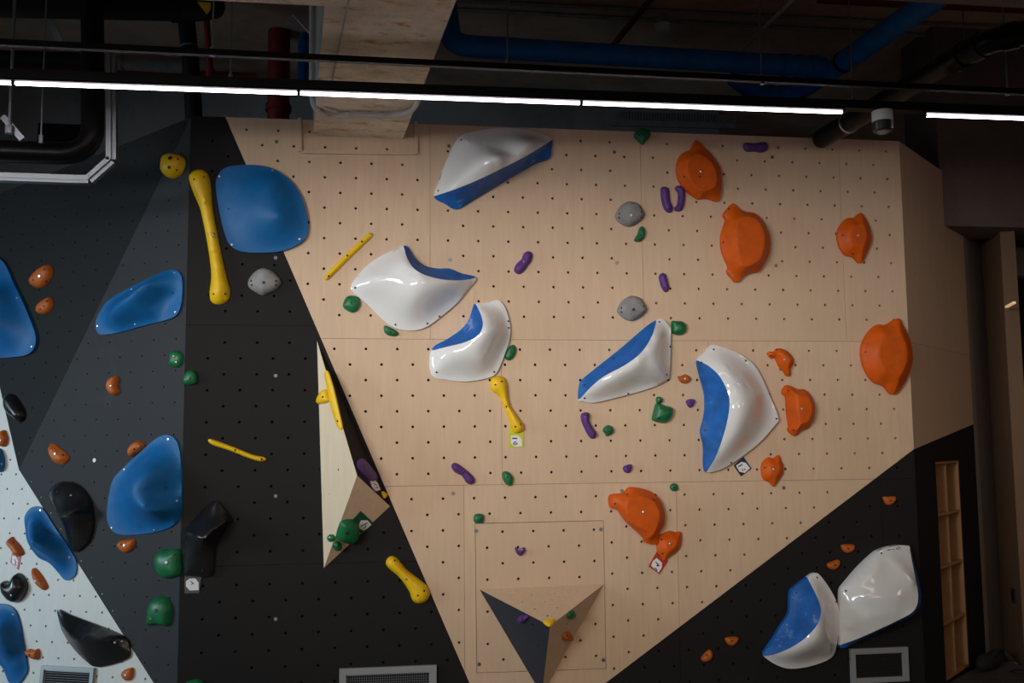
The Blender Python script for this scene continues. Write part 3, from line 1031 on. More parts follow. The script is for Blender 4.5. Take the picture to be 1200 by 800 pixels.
macro('large humped blue macro on the grey facet with a small orange hold on its shoulder', GREY, 'F6',
      [(50, 340), (58, 270), (75, 205), (120, 155), (180, 100), (230, 55), (265, 35), (290, 32), (315, 45), (332, 80), (340, 150), (342, 300), (335, 350), (315, 380), (280, 400), (220, 415), (150, 422), (100, 420), (70, 405), (55, 375)],
      'blue_macro', rim=.012, mode='smooth', ctrl=[[(262, 130, .08), (232, 190, .16), (200, 260, .20), (212, 315, .22), (240, 330, .20)], [(110, 290, .05)], [(300, 250, .05)]], group=GB, sm=1,
      bolts=[(291, 48, S), (120, 166, S), (325, 289, S), (235, 404, S), (70, 394, S), (282, 238)])
macro('dark blue triangular macro on the black facet beside two small orange holds', DARK, 'F4',
      [(-60, 55), (0, 78), (40, 125), (90, 240), (140, 340), (200, 480), (235, 580), (237, 640), (215, 690), (170, 720), (90, 732), (0, 738), (-120, 725), (-170, 640), (-160, 400), (-120, 160)],
      'blue_macro', rim=.02, mode='smooth', ctrl=[[(-40, 300, .12), (-60, 500, .14)], [(110, 600, .05)]], group=GB, sm=1, bolts=[(114, 336, S), (213, 663, S)])
macro('kidney-shaped blue macro on the white facet, hugging its slanting edge', WHITE, 'F7',
      [(162, 160), (175, 120), (205, 85), (240, 74), (270, 80), (300, 110), (370, 220), (440, 320), (500, 420), (512, 470), (508, 520), (490, 550), (450, 570), (425, 562), (390, 520), (330, 455), (260, 420), (210, 360), (180, 300), (170, 235)],
      'blue_macro', rim=.01, mode='smooth', ctrl=[[(215, 190, .07), (240, 280, .12), (290, 350, .12), (380, 430, .06)], [(270, 170, .03), (345, 290, .035)]], group=GB, sm=1,
      bolts=[(271, 101, S), (391, 533, S), (468, 415, S)])
macro('tall blue macro on the white facet beside a louvred vent', WHITE, 'D6',
      [(-50, 345), (0, 335), (50, 345), (90, 380), (115, 450), (135, 560), (155, 680), (157, 730), (140, 765), (110, 805), (80, 818), (50, 795), (25, 735), (0, 695), (-60, 650), (-95, 560), (-95, 430)],
      'blue_macro', rim=.012, mode='smooth', ctrl=[[(0, 480, .10), (40, 600, .09)], [(95, 700, .04)]], group=GB, sm=1, bolts=[(77, 398, S)])
macro('blue macro under an orange hold near the top of the white facet', WHITE, 'D5',
      [(0, 570), (25, 620), (33, 690), (20, 740), (0, 752), (-60, 745), (-110, 690), (-110, 610), (-60, 575)],
      'blue_macro', H=.07, rim=.01, group=GB, sm=1, bolts=[(12, 690, S)])

GK = 'black moulded macro holds'
macro('tall black macro with a sloping top on the grey facet, touching the white facet', GREY, 'P',
      [(57, 577), (64.5, 567.5), (73.5, 564), (85.5, 565.5), (96, 573.5), (105, 587), (108, 602), (108.6, 612), (107, 624), (101.7, 636), (87, 646.5), (80, 636), (73, 610), (66, 599), (59, 588)],
      'black_macro', rim=.02, mode='film', ctrl=[[(64, 586, .04), (76, 606, .10), (90, 597, .14), (104, 593, .08)]], bulge=.035, group=GK, sm=1, angle=28, bolts=[(83, 580, S), (67, 576)])
macro('boot-shaped black macro at the arris with a worn glossy patch', MAIN, 'D8',
      [(20, 355), (100, 270), (180, 190), (225, 155), (245, 150), (270, 170), (320, 230), (350, 275), (340, 300), (290, 370), (250, 440), (235, 500), (228, 600), (215, 645), (180, 660), (60, 655), (35, 640), (25, 560), (17, 400)],
      'black_macro', rim=.02, mode='film', ctrl=[[(32, 358, .03), (100, 378, .08), (165, 400, .125), (230, 350, .12), (320, 285, .06)]], bulge=.03, group=GK, sm=1, angle=28, bolts=[(48, 438), (300, 250), (155, 620)])
macro('black wedge-shaped macro with a pointed tip on the white facet', WHITE, 'A7',
      [(247, 487), (300, 510), (380, 540), (470, 575), (530, 605), (548, 635), (553, 680), (535, 700), (480, 720), (410, 732), (370, 710), (310, 650), (265, 580), (248, 520)],
      'black_macro', rim=.015, mode='film', ctrl=[[(262, 545, .03), (330, 605, .09), (430, 615, .10), (525, 612, .03)]], bulge=.02, group=GK, sm=1, angle=28, bolts=[(490, 628, S), (520, 622, S), (403, 700)])
hold('round black hold with a bite out of its top on the white facet', WHITE, 'D6',
     [(12, 215), (30, 200), (60, 205), (75, 190), (90, 165), (110, 155), (135, 175), (155, 215), (157, 250), (140, 290), (110, 322), (80, 328), (50, 315), (20, 275)], 'black_macro', H=.07, group=GK, bolts=[(65, 288, S)])
hold('black glossy lump on the black facet by the edge of the white facet', DARK, 'D5',
     [(45, 190), (60, 150), (80, 140), (110, 155), (140, 195), (180, 260), (190, 310), (175, 350), (150, 362), (120, 340), (70, 300), (45, 245)], 'black_macro', H=.06, group=GK, sm=2)

# orange fin holds
GO = 'large orange fin holds'
def plate(label, c, pts, plateau, H, rim=.03, bolts=(), group=GO, sm=1, tilts=None, **kw):
    pl_ = [(x, y, H) if not tilts else (x, y, H + tilts(x, y)) for x, y in plateau]
    return hold(label, MAIN, c, pts, 'orange', rim=rim, mode='film', ctrl=[pl_ + [pl_[0]]], group=group, sm=sm, bolts=bolts, angle=22, **kw)
plate('large orange fin hold with its tip up, next to a pair of purple strips', 'F1',
      [(285, 110), (310, 125), (350, 170), (400, 215), (450, 275), (495, 345), (520, 400), (525, 560), (515, 620), (490, 682), (430, 665), (380, 655), (310, 660), (230, 610), (160, 540), (120, 460), (107, 390), (115, 310), (145, 245), (185, 220), (230, 200), (260, 150)],
      [(205, 300), (300, 240), (400, 290), (470, 390), (480, 520), (420, 575), (330, 590), (250, 520), (205, 420)], .10, bolts=[(332, 402, S, .009), (175, 455), (320, 455)])
plate('largest orange shield-shaped hold with blunt fins at top and bottom', 'F2',
      [(175, 58), (230, 105), (290, 132), (350, 138), (400, 175), (450, 240), (485, 320), (495, 400), (485, 480), (450, 560), (395, 640), (330, 650), (270, 680), (210, 730), (165, 690), (128, 640), (140, 600), (110, 530), (82, 450), (75, 360), (90, 280), (115, 200), (97, 155), (130, 100)],
      [(205, 260), (225, 185), (340, 175), (410, 230), (445, 340), (435, 470), (385, 560), (250, 590), (205, 400)], .12, bolts=[(92, 392), (175, 672, S), (140, 108)])
hold('mid-sized orange fin hold above the one overlapping the side-wall corner', MAIN, 'C8',
     [(150, 90), (170, 115), (185, 150), (190, 185), (175, 230), (150, 270), (125, 250), (95, 240), (75, 210), (68, 175), (75, 140), (100, 110), (125, 107)], 'orange', H=.075, rim=.025, mode='bevel', k=.5, group=GO, angle=22, bolts=[(140, 172, S, .008), (85, 170), (122, 238)])
hold('large orange fin hold overlapping the corner of the side wall', MAIN, 'C8',
     [(285, 470), (300, 490), (325, 540), (337, 590), (335, 640), (310, 700), (270, 745), (235, 715), (200, 700), (170, 660), (155, 610), (157, 565), (180, 520), (210, 493), (240, 493)], 'orange', H=.10, rim=.03, mode='bevel', k=.45, group=GO, angle=22, bolts=[(167, 592), (278, 742)])
plate('large chalk-scuffed orange hold beside the square inset panel, touching a smaller orange one', 'B5',
      [(187, 215), (270, 200), (300, 170), (330, 163), (400, 175), (460, 205), (505, 255), (528, 330), (525, 400), (500, 440), (480, 515), (440, 520), (400, 505), (395, 480), (330, 420), (280, 370), (235, 305), (190, 290)],
      [(300, 230), (400, 222), (470, 265), (497, 335), (485, 400), (450, 470), (420, 440), (310, 380), (290, 300)], .10, bolts=[(397, 320, S, .009), (293, 210), (218, 267), (460, 243)])
hold('small orange hold with a red grade tag beneath it', MAIN, 'B5',
     [(485, 490), (510, 460), (560, 437), (600, 445), (630, 445), (632, 510), (610, 560), (560, 600), (525, 625), (500, 590), (482, 560)], 'orange', H=.06, rim=.015, mode='bevel', k=.6, group=GO, angle=25, bolts=[(562, 518, S, .008), (515, 577), (507, 490)])
hold('small curved orange hold, topmost of three beside the pointed white macro', MAIN, 'F3',
     [(42, 62), (55, 52), (75, 52), (90, 36), (120, 38), (150, 55), (175, 85), (178, 115), (163, 140), (160, 178), (140, 178), (125, 155), (100, 125), (80, 85), (60, 88)], 'orange', H=.06, rim=.015, mode='bevel', k=.7, group=GO, bolts=[(133, 95, S, .008), (60, 73), (90, 43)])
hold('mid-sized orange half-moon hold, middle one of three beside the pointed white macro', MAIN, 'F3',
     [(122, 250), (140, 228), (165, 232), (200, 248), (230, 248), (260, 270), (285, 315), (290, 360), (280, 410), (255, 450), (220, 465), (185, 492), (150, 462), (155, 440), (145, 380), (138, 290), (122, 275)], 'orange', H=.085, rim=.02, mode='bevel', k=.5, group=GO, angle=22, bolts=[(224, 351, S, .009), (150, 256), (178, 462)])
hold('small orange shell-shaped hold, lowest of three beside the pointed white macro', MAIN, 'F3',
     [(10, 665), (18, 630), (45, 605), (75, 608), (95, 592), (105, 595), (112, 620), (125, 645), (122, 690), (100, 725), (75, 757), (55, 735), (30, 725), (15, 700)], 'orange', H=.06, rim=.015, mode='bevel', k=.6, group=GO, bolts=[(75, 667, S, .008), (28, 658), (75, 605)])

GS = 'small orange holds'
def small(label, pl, c, pts, mat, H, group, bolts=(), **kw):
    return hold(label, pl, c, pts, mat, H=H, rim=kw.pop('rim', .006), group=group, bolts=bolts, **kw)
small('tiny orange hold between the tapered and the pointed white macros', MAIN, 'C7', [(672, 55), (690, 52), (715, 42), (745, 60), (740, 85), (715, 97), (685, 85)], 'orange_small', .03, GS, [(714, 68, S)])
small('larger of two orange leaf-shaped holds beside the dark blue triangular macro', DARK, 'F4', [(205, 240), (210, 205), (235, 170), (280, 130), (330, 112), (345, 130), (352, 170), (330, 220), (295, 260), (250, 270), (215, 255)], 'orange_small', .05, GS, [(264, 191, S, .01), (222, 217), (296, 147), (310, 225)])
small('smaller of two orange leaf-shaped holds beside the dark blue triangular macro', DARK, 'F4', [(248, 430), (255, 385), (285, 355), (330, 330), (350, 345), (355, 385), (335, 425), (300, 445), (265, 442)], 'orange_small', .04, GS, [(293, 391), (312, 360), (268, 412)])
small('small hollow orange hold alone in the middle of the grey facet', GREY, 'A6', [(420, 240), (430, 212), (455, 200), (463, 215), (460, 240), (466, 265), (450, 278), (430, 268)], 'orange_small', .045, GS, [(432, 240, S)])
small('orange wedge hold above the tall black macro on the grey facet', GREY, 'A6', [(190, 480), (200, 465), (215, 468), (245, 490), (270, 520), (250, 545), (215, 540), (195, 515)], 'orange_small', .04, GS, [(215, 505, S, .008), (245, 510)], mode='bevel', k=.6)
small('small orange hold on the shoulder of the humped blue macro', GREY, 'F6', [(138, 105), (142, 80), (160, 60), (180, 55), (197, 68), (190, 90), (165, 108), (150, 118)], 'orange_small', .045, GS, [(158, 87), (177, 77, S), (148, 103, S)])
small('small orange hold directly below the humped blue macro', GREY, 'F6', [(92, 463), (105, 445), (140, 440), (160, 440), (158, 465), (140, 488), (115, 490)], 'orange_small', .035, GS, [(119, 463, S, .008), (107, 460)])
small('orange hold at the top of the white facet, just above a blue macro', WHITE, 'D5', [(-25, 500), (0, 440), (38, 425), (50, 450), (63, 500), (50, 545), (30, 555), (0, 548)], 'orange_small', .04, GS, [(0, 505, S)])
small('blocky orange hold with a pink-edged tag below it on the white facet', WHITE, 'F7', [(48, 310), (60, 290), (85, 278), (100, 300), (130, 330), (155, 370), (158, 395), (130, 410), (100, 405), (75, 370), (52, 340)], 'orange_small', .04, GS, [(90, 320)], mode='bevel', k=.6)
small('slim orange almond-shaped hold on the white facet', WHITE, 'F7', [(212, 500), (232, 487), (260, 510), (290, 550), (315, 595), (320, 620), (295, 637), (265, 620), (235, 590), (215, 545)], 'orange_small', .035, GS, [(237, 575, S, .008)], mode='bevel', k=.7)
small('small orange knob between the tall blue macro and the louvred vent', WHITE, 'D6', [(150, 615), (175, 600), (200, 605), (225, 600), (233, 625), (225, 660), (200, 662), (165, 645)], 'orange_small', .035, GS, [(172, 636)])
small('small orange knob under the black wedge-shaped macro', WHITE, 'A7', [(517, 765), (530, 745), (565, 735), (570, 760), (560, 785), (535, 790)], 'orange_small', .03, GS, [(534, 767, S)])
for lb, pts, bl in (('small orange foothold high on the black corner panel, near the cubby shelf', [(783, 75), (800, 72), (830, 72), (832, 88), (815, 105), (795, 102)], (812, 88)),
                    ('upper of two small orange footholds above the white macros on the black corner panel', [(620, 262), (645, 258), (672, 262), (665, 285), (640, 292), (625, 280)], (646, 275)),
                    ('lower of two small orange footholds above the white macros on the black corner panel', [(565, 335), (585, 325), (612, 320), (610, 345), (590, 358), (570, 350)], (595, 340)),
                    ('level orange foothold near the plywood edge low on the black corner panel', [(167, 625), (190, 620), (217, 622), (213, 642), (195, 655), (175, 648)], (192, 636)),
                    ('tilted orange foothold near the plywood edge low on the black corner panel', [(72, 705), (85, 685), (105, 670), (118, 685), (110, 710), (85, 718)], (95, 692))):
    small(lb, MAIN, 'B7', pts, 'orange_small', .03, GS, [bl])

GY = 'yellow holds'
def yel(label, pl, c, pts, H, bolts=(), **kw):
    return hold(label, pl, c, pts, 'yellow', H=H, rim=.008, group=GY, bolts=bolts, **kw)
yel('long yellow bone-shaped bar hold beside the big rounded blue macro', MAIN, 'F5', [(165, 155), (175, 130), (205, 115), (240, 120), (262, 150), (270, 200), (275, 270), (285, 340), (300, 420), (320, 520), (340, 610), (358, 680), (350, 725), (315, 745), (275, 738), (262, 700), (270, 620), (265, 550), (250, 450), (230, 350), (215, 290), (185, 220)], .06, [(282, 417, S, .01), (190, 160), (235, 150), (281, 697), (335, 696)], sm=3)
yel('thin yellow stick hold slanting on the plywood next to the black edge', MAIN, 'B1', [(512, 560), (530, 535), (600, 465), (670, 400), (688, 394), (693, 405), (670, 428), (600, 495), (535, 560), (520, 570)], .025, [(653, 425), (598, 478), (528, 555)], step_px=1.6)
yel('thin yellow stick hold lying almost level on the black panel', MAIN, 'A8', [(113, 378), (122, 372), (160, 385), (200, 400), (250, 420), (285, 428), (287, 437), (270, 440), (230, 428), (180, 408), (130, 392)], .025, [(195, 406), (275, 433)], step_px=1.6)
yel('short yellow dumbbell-shaped pinch with a lime tag beneath it', MAIN, 'B2', [(558, 575), (565, 552), (590, 545), (612, 552), (622, 575), (625, 610), (632, 650), (660, 695), (685, 730), (682, 752), (655, 760), (640, 745), (625, 700), (605, 650), (590, 620), (565, 600)], .05, [(578, 578), (601, 566), (619, 660), (653, 735), (672, 726)], sm=2)
yel('yellow club-shaped hold low on the black panel, touching the plywood edge', MAIN, 'C3', [(840, 330), (850, 310), (870, 305), (890, 318), (920, 355), (965, 390), (1000, 420), (1012, 450), (1000, 480), (970, 490), (945, 478), (930, 440), (895, 390), (850, 350)], .055, [(875, 322), (920, 393, S), (965, 458), (990, 440)], sm=2)
yel('yellow egg-shaped knob with a dark pocket at the top of the arris', GREY, 'F5', [(42, 105), (50, 60), (75, 40), (110, 42), (140, 62), (145, 95), (130, 130), (100, 153), (70, 152), (48, 135)], .075, [(78, 60, DK, .014), (73, 104, DK, .010), (113, 66), (108, 117)])

GP = 'purple holds'
def pur(label, pl, c, pts, H, bolts=(), **kw):
    return hold(label, pl, c, pts, 'purple', H=H, rim=.006, group=GP, bolts=bolts, **kw)
pur('purple peanut-shaped hold leaning between two white macros high on the plywood', MAIN, 'C1', [(467, 712), (475, 685), (500, 660), (510, 635), (530, 625), (547, 635), (545, 665), (525, 695), (505, 720), (485, 728)], .035, [(510, 672, S)])
pur('purple strip hold of a pair, the one nearer the grey domes', MAIN, 'B4', [(283, 310), (290, 300), (315, 303), (322, 320), (325, 360), (338, 395), (330, 415), (310, 412), (295, 390), (285, 350)], .03, [(322, 398)])
pur('purple strip hold of a pair, the one against the orange fin hold', MAIN, 'B4', [(348, 300), (365, 294), (388, 303), (392, 340), (388, 380), (375, 408), (350, 408), (345, 395), (357, 375), (360, 330), (350, 315)], .03, [(368, 348)])
pur('level purple strip hold right under the top edge of the plywood', MAIN, 'B4', [(650, 120), (660, 103), (700, 105), (745, 100), (762, 115), (758, 135), (735, 147), (700, 143), (665, 142)], .035, [(705, 125)])
pur('short upright purple hold above the lower grey dome', MAIN, 'B4', [(275, 705), (283, 688), (300, 686), (312, 710), (320, 750), (312, 768), (300, 768), (285, 745)], .03, [(297, 750)])
pur('purple sausage-shaped hold slanting near the level seam, beside a green chip', MAIN, 'C6', [(115, 262), (130, 248), (150, 255), (190, 285), (220, 315), (225, 340), (205, 350), (185, 340), (165, 310), (130, 290)], .04, [(170, 297)])
pur('curved purple hold under the tip of the tapered white macro', MAIN, 'C7', [(103, 285), (115, 268), (145, 265), (155, 280), (152, 310), (170, 350), (195, 385), (190, 412), (170, 420), (150, 405), (125, 360), (108, 320)], .04, [(140, 283), (183, 395)])
pur('tiny purple knob between the square green hold and the pointed white macro', MAIN, 'C7', [(720, 200), (740, 187), (768, 190), (770, 210), (750, 237), (732, 230)], .03, [(745, 205)])
pur('tiny purple knob just above the large chalk-scuffed orange hold', MAIN, 'C7', [(350, 592), (365, 575), (400, 570), (402, 595), (385, 620), (360, 615)], .03, [(378, 590)])
pur('tiny purple heart-shaped knob inside the square inset panel', MAIN, 'C6', [(415, 645), (435, 650), (460, 645), (460, 665), (440, 685), (420, 670)], .03, [(433, 655, S), (445, 655, S)])

GG = 'green holds'
def grn(label, pl, c, pts, H, bolts=(), **kw):
    return hold(label, pl, c, pts, 'green', H=H, rim=.008, group=GG, bolts=bolts, **kw)
grn('small green drop-shaped hold at the top edge of the plywood', MAIN, 'B4', [(163, 72), (180, 45), (205, 38), (232, 48), (236, 75), (215, 100), (202, 112), (180, 95)], .035, [(188, 72), (213, 70)])
grn('small green crescent hold below the upper grey dome', MAIN, 'B4', [(165, 535), (180, 510), (188, 485), (200, 476), (213, 490), (213, 520), (195, 543), (175, 545)], .03, [(200, 495), (195, 515)])
grn('green hold at the tip of the shield-shaped white macro', MAIN, 'B1', [(582, 668), (590, 640), (605, 628), (635, 632), (648, 655), (640, 680), (620, 692), (600, 685)], .04, [(615, 655)])
grn('green chip tucked under the lower edge of the shield-shaped white macro', MAIN, 'B1', [(735, 745), (742, 740), (775, 755), (790, 770), (780, 780), (755, 778), (738, 765)], .03, [(760, 765)])
grn('green chip against the side of the small curved white macro', MAIN, 'B2', [(613, 470), (625, 440), (645, 428), (656, 445), (650, 470), (635, 485), (620, 485)], .03, [(637, 455)])
grn('green square-cut hold at the upper corner of the tapered white macro', MAIN, 'B3', [(485, 62), (510, 61), (530, 62), (548, 80), (545, 110), (520, 125), (487, 115), (484, 90)], .045, [(505, 80), (530, 82)])
grn('green square pocket hold with a chalked hollow on the plywood', MAIN, 'C7', [(540, 218), (560, 212), (600, 225), (640, 240), (638, 285), (610, 322), (575, 328), (525, 312), (522, 290), (532, 245)], .055, [(570, 243), (560, 298), (620, 250)])
grn('tiny round green button on top of the square pocket hold', MAIN, 'C7', [(545, 182), (560, 172), (580, 180), (583, 200), (570, 213), (548, 210)], .03, [(566, 195)])
grn('small green hold beside the curved purple one', MAIN, 'C7', [(233, 370), (245, 348), (268, 340), (293, 355), (292, 385), (258, 405), (245, 390)], .035, [(262, 368)])
grn('green egg-shaped chip on the upright panel seam', MAIN, 'C6', [(355, 300), (365, 288), (390, 295), (405, 320), (400, 350), (385, 357), (362, 335)], .035, [(378, 315)])
grn('small green hold at the upper corner of the square inset panel', MAIN, 'C6', [(220, 505), (228, 490), (250, 486), (268, 495), (264, 528), (240, 533), (223, 525)], .03, [(252, 513)])
grn('tiny green knob by the level seam above the large chalk-scuffed orange hold', MAIN, 'C7', [(626, 705), (635, 685), (655, 680), (672, 695), (670, 722), (640, 725)], .025, [(652, 705)])
grn('small green hold with two pale screws on the grey facet at the arris', GREY, 'A6', [(660, 140), (668, 110), (690, 102), (712, 120), (708, 155), (690, 167), (662, 160)], .035, [(678, 124, S), (688, 146, S)])
grn('small ribbed green hold on black just past the arris', MAIN, 'A6', [(715, 210), (730, 185), (755, 180), (770, 200), (768, 230), (740, 237), (718, 230)], .035, [(742, 212)])
grn('upper of two rounded green holds at the foot of the grey facet', GREY, 'F6', [(240, 540), (243, 505), (265, 480), (300, 478), (335, 480), (340, 530), (338, 575), (310, 590), (280, 592), (255, 575)], .06, [(283, 530, S, .011), (315, 500)])
grn('lower of two rounded green holds at the foot of the grey facet', GREY, 'F6', [(212, 775), (213, 740), (215, 710), (230, 675), (260, 662), (290, 672), (305, 705), (303, 745), (290, 778), (250, 772)], .06, [(243, 719, DK, .011), (222, 750, S)])
grn('green hold low on the black panel close to the floor', MAIN, 'C3', [(60, 800), (90, 787), (115, 787), (130, 800), (120, 830), (75, 830)], .04, [(95, 805)])

GR = 'grey stone-like dome holds'
s2 = [(80, 425), (100, 390), (130, 368), (155, 366), (185, 378), (207, 410), (210, 430), (190, 455), (150, 477), (115, 470), (85, 445)]
sb2 = [(152, 427, S, .009), (98, 420), (98, 438), (197, 412), (197, 437)]
hold('grey dome hold on black below the big rounded blue macro', MAIN, 'B1', [(226, 575), (240, 550), (265, 530), (290, 526), (320, 538), (345, 565), (348, 585), (330, 605), (300, 620), (280, 626), (255, 615), (230, 597)], 'grey_stone', H=.06, group=GR, bolts=[(285, 579, DK, .009), (238, 573), (330, 573), (240, 588), (330, 588)], sm=2)
hold('upper grey dome hold on the plywood, above a green crescent', MAIN, 'B4', s2, 'grey_stone', H=.06, group=GR, bolts=sb2, sm=2)
hold('lower grey dome hold on the plywood, under a purple peg', MAIN, 'B4', [(x + 10, y + 421) for x, y in s2], 'grey_stone', H=.06, group=GR, bolts=[(162, 848, DK, .009)] + [(b_[0] + 10, b_[1] + 421) for b_ in sb2[1:]], sm=2)

# ------------------------------------------------------------------ plywood volumes
def volume(label, corners, apex, ah, faces, thick=.015):
    """corners on the wall, an apex in front of it; every face is a sheet with its own paint and bolt holes"""
    pts = [MAIN.at(x, y, .002) for x, y in corners]
    ap = MAIN.at(apex[0], apex[1], ah)
    cen = sum(pts, Vector()) / len(pts)
    root = thing('climbing_volume', label, 'volume', cen, 'plywood volumes')
    pls = []
    for a, b_, mat, hs in faces:
        A, B_ = pts[a], pts[b_]
        pl = plane3(A, B_, ap)
        opp = pts[3 - a - b_]
        n = (B_ - A).cross(ap - A).normalized()
        if n.dot(opp - A) > 0:
            n = -n
        pl.n = n
        pl.v = (Vector((0, 0, 1)) - n * n.z).normalized()
        pl.u = pl.v.cross(n)
        panel('face_panel', pl, [pl.uv(A), pl.uv(B_), pl.uv(ap)], [pl.px2(*h) for h in hs], mat, root, hr=.006, gap=0, toward=cen.lerp(ap, .25))
        pls.append(pl)
    return root, pls
h1 = crop('A8', [(478, 282), (492, 371), (507, 465), (495, 562), (470, 635), (480, 540), (468, 690), (455, 130)])
h2 = crop('A8', [(645, 580), (570, 530)])
vol1, VP1 = volume('tall narrow plywood volume with one face painted black, set along the plywood edge', [(371.5, 399), (379.5, 665.5), (457, 593)], (418.5, 557), .24,
                   [(0, 1, 'birch', h1), (1, 2, 'wood', h2), (2, 0, 'black_paint', [])])
h3 = crop('B6', [(178, 388), (295, 384), (434, 378), (548, 376), (217, 409), (318, 406), (420, 401), (521, 397), (274, 439), (376, 436), (477, 431), (330, 470), (432, 465), (388, 500)])
h4 = crop('B6', [(140, 463), (180, 567), (347, 633), (275, 688), (335, 790), (320, 540)])
h5 = crop('B6', [(430, 571), (427, 630), (422, 688), (420, 747), (475, 535), (467, 652), (470, 680), (516, 560), (562, 468), (590, 443), (520, 515)])
vol2, VP2 = volume('triangular plywood pyramid volume with one navy face on the square inset panel', [(562, 690.5), (707.5, 684.5), (635, 814)], (644.5, 733), .33,
                   [(0, 1, 'wood', h3), (0, 2, 'navy_paint', h4), (1, 2, 'wood', h5)])
yel('thin yellow stick along the edge of the tall narrow volume', VP1[0], 'A8', [(465, 172), (474, 168), (490, 215), (508, 290), (518, 338), (510, 343), (500, 325), (483, 270), (470, 205)], .014, [(505, 318)], step_px=1.5)
yel('small yellow triangular chip beside the stick on the tall narrow volume', VP1[0], 'A8', [(442, 262), (450, 235), (468, 222), (475, 240), (478, 258), (455, 266)], .03, [(460, 245)])
pur('chalky purple hold on the black face of the tall narrow volume', VP1[2], 'A8', [(565, 440), (582, 432), (610, 460), (627, 490), (610, 500), (590, 485), (570, 462)], .018, [(585, 455)])
yel('tiny yellow chip at the corner of the tall narrow volume', VP1[2], 'D7', [(567, 112), (590, 118), (620, 140), (595, 170), (580, 150)], .015)
grn('round green pocket hold on the lower face of the tall narrow volume', VP1[1], 'D7', [(205, 400), (225, 370), (280, 355), (330, 360), (365, 395), (370, 450), (350, 510), (300, 552), (240, 548), (190, 525), (175, 510), (185, 460)], .06, [(268, 468, DK, .012)])
grn('tiny green button on the pale face of the tall narrow volume', VP1[0], 'D7', [(100, 505), (115, 482), (140, 482), (155, 500), (150, 530), (125, 545), (105, 530)], .022, [(120, 505, S)])
grn('small green knob below the round green pocket hold', VP1[1], 'D7', [(148, 575), (160, 550), (190, 540), (220, 560), (222, 590), (200, 610), (160, 608)], .035, [(190, 575)])
pur('small purple knob on the navy face of the pyramid volume', VP2[1], 'B6', [(253, 512), (265, 500), (297, 500), (298, 518), (275, 532)], .03, [(275, 513)])
yel('small yellow chip at the tip of the pyramid volume', VP2[0], 'B6', [(368, 525), (385, 518), (420, 515), (415, 532), (400, 543), (385, 540)], .018)
grn('small green chip on the bare side face of the pyramid volume', VP2[2], 'B6', [(480, 495), (500, 478), (512, 490), (505, 512), (482, 515)], .025, [(495, 497)])
small('small orange knob on the bare side face of the pyramid volume', VP2[2], 'B6', [(455, 595), (465, 578), (485, 572), (497, 590), (490, 608), (465, 612)], 'orange_small', .035, GS, [(475, 590)])

# ------------------------------------------------------------------ grade tags
def tag_card(label, pl, c, quad, hexa, mat, ink, h=.004):
    q = [pl.at(x, y, h) for x, y in crop(c, quad)]
    o = MB().prism(q, pl.n * -.004).build('grade_tag', mat)
    tag(o, label, 'tag', 'route grade tags')
    hx = [pl.at(x, y, h + .0012) for x, y in crop(c, hexa)]
    stk = MB().prism(hx, pl.n * -.001).build('label_sticker', 'paper', o)
    B_ = MB()
    for line, wd in ink:
        ps = [pl.at(x, y, h + .002) for x, y in crop(c, line)]
        for a, b_ in zip(ps, ps[1:]):
            B_.bar(a, b_, wd, .0008, upv=pl.n)
    if B_.v:
        lt_ = B_.build('lettering', 'ink', None, origin=o.location)
        lt_.parent = stk
        lt_.location = (0, 0, 0)
tag_card('lime tag with a white label under the short yellow pinch', MAIN, 'T1', [(105, 320), (375, 325), (377, 705), (105, 705)], [(140, 485), (285, 485), (340, 550), (345, 685), (200, 690), (145, 630)], 'tag_lime',
         [([(162, 535), (255, 535)], .008), ([(240, 595), (205, 605), (180, 640), (200, 655), (240, 650), (262, 632), (235, 622), (200, 630)], .004)])
tag_card('navy tag with a white hexagon label at the foot of the pointed white macro', MAIN, 'T2', [(435, 135), (690, 500), (360, 745), (130, 415)], [(200, 410), (370, 290), (500, 320), (640, 490), (470, 640), (310, 600)], 'tag_navy',
         [([(270, 445), (400, 370)], .007), ([(385, 510), (410, 530), (405, 580), (430, 560)], .004), ([(460, 510), (500, 540), (465, 545), (480, 510)], .004)])
tag_card('red tag with a white hexagon label below a small orange hold', MAIN, 'B5', [(480, 565), (550, 625), (495, 708), (427, 658)], [(443, 655), (455, 625), (478, 606), (510, 635), (510, 665), (490, 697)], 'tag_red',
         [([(470, 630), (487, 645), (478, 655), (497, 652)], .006), ([(465, 668), (480, 680), (473, 690)], .006)])
tag_card('dark green tag with a pale hexagon label on the tall narrow volume', VP1[1], 'D7', [(385, 282), (492, 385), (395, 485), (300, 375)], [(365, 405), (385, 362), (440, 358), (475, 395), (440, 430), (410, 447), (375, 430)], 'tag_green',
         [([(385, 410), (445, 380)], .006), ([(405, 425), (430, 415), (420, 400)], .004)])
tag_card('purple tag with a white label on the black face of the tall narrow volume', VP1[2], 'D7', [(450, 15), (505, -10), (560, 100), (505, 122)], [(468, 25), (505, 15), (530, 45), (553, 100), (515, 108), (480, 75)], 'tag_purple',
         [([(490, 45), (520, 60)], .005), ([(505, 80), (530, 85), (520, 65)], .003)])
tag_card('pink-edged diamond tag below a blocky orange hold on the white facet', WHITE, 'F7', [(80, 388), (138, 412), (122, 500), (68, 450)], [(82, 405), (105, 408), (122, 440), (112, 488), (80, 452)], 'tag_pink',
         [([(95, 430), (108, 450), (98, 462), (110, 470)], .004)])
tag_card('grey tag with a white hexagon label under the boot-shaped black macro', MAIN, 'D8', [(35, 655), (150, 655), (132, 770), (35, 772)], [(45, 690), (70, 672), (110, 672), (130, 700), (130, 750), (70, 752), (45, 725)], 'tag_clear',
         [([(75, 690), (95, 705), (80, 712)], .004)])

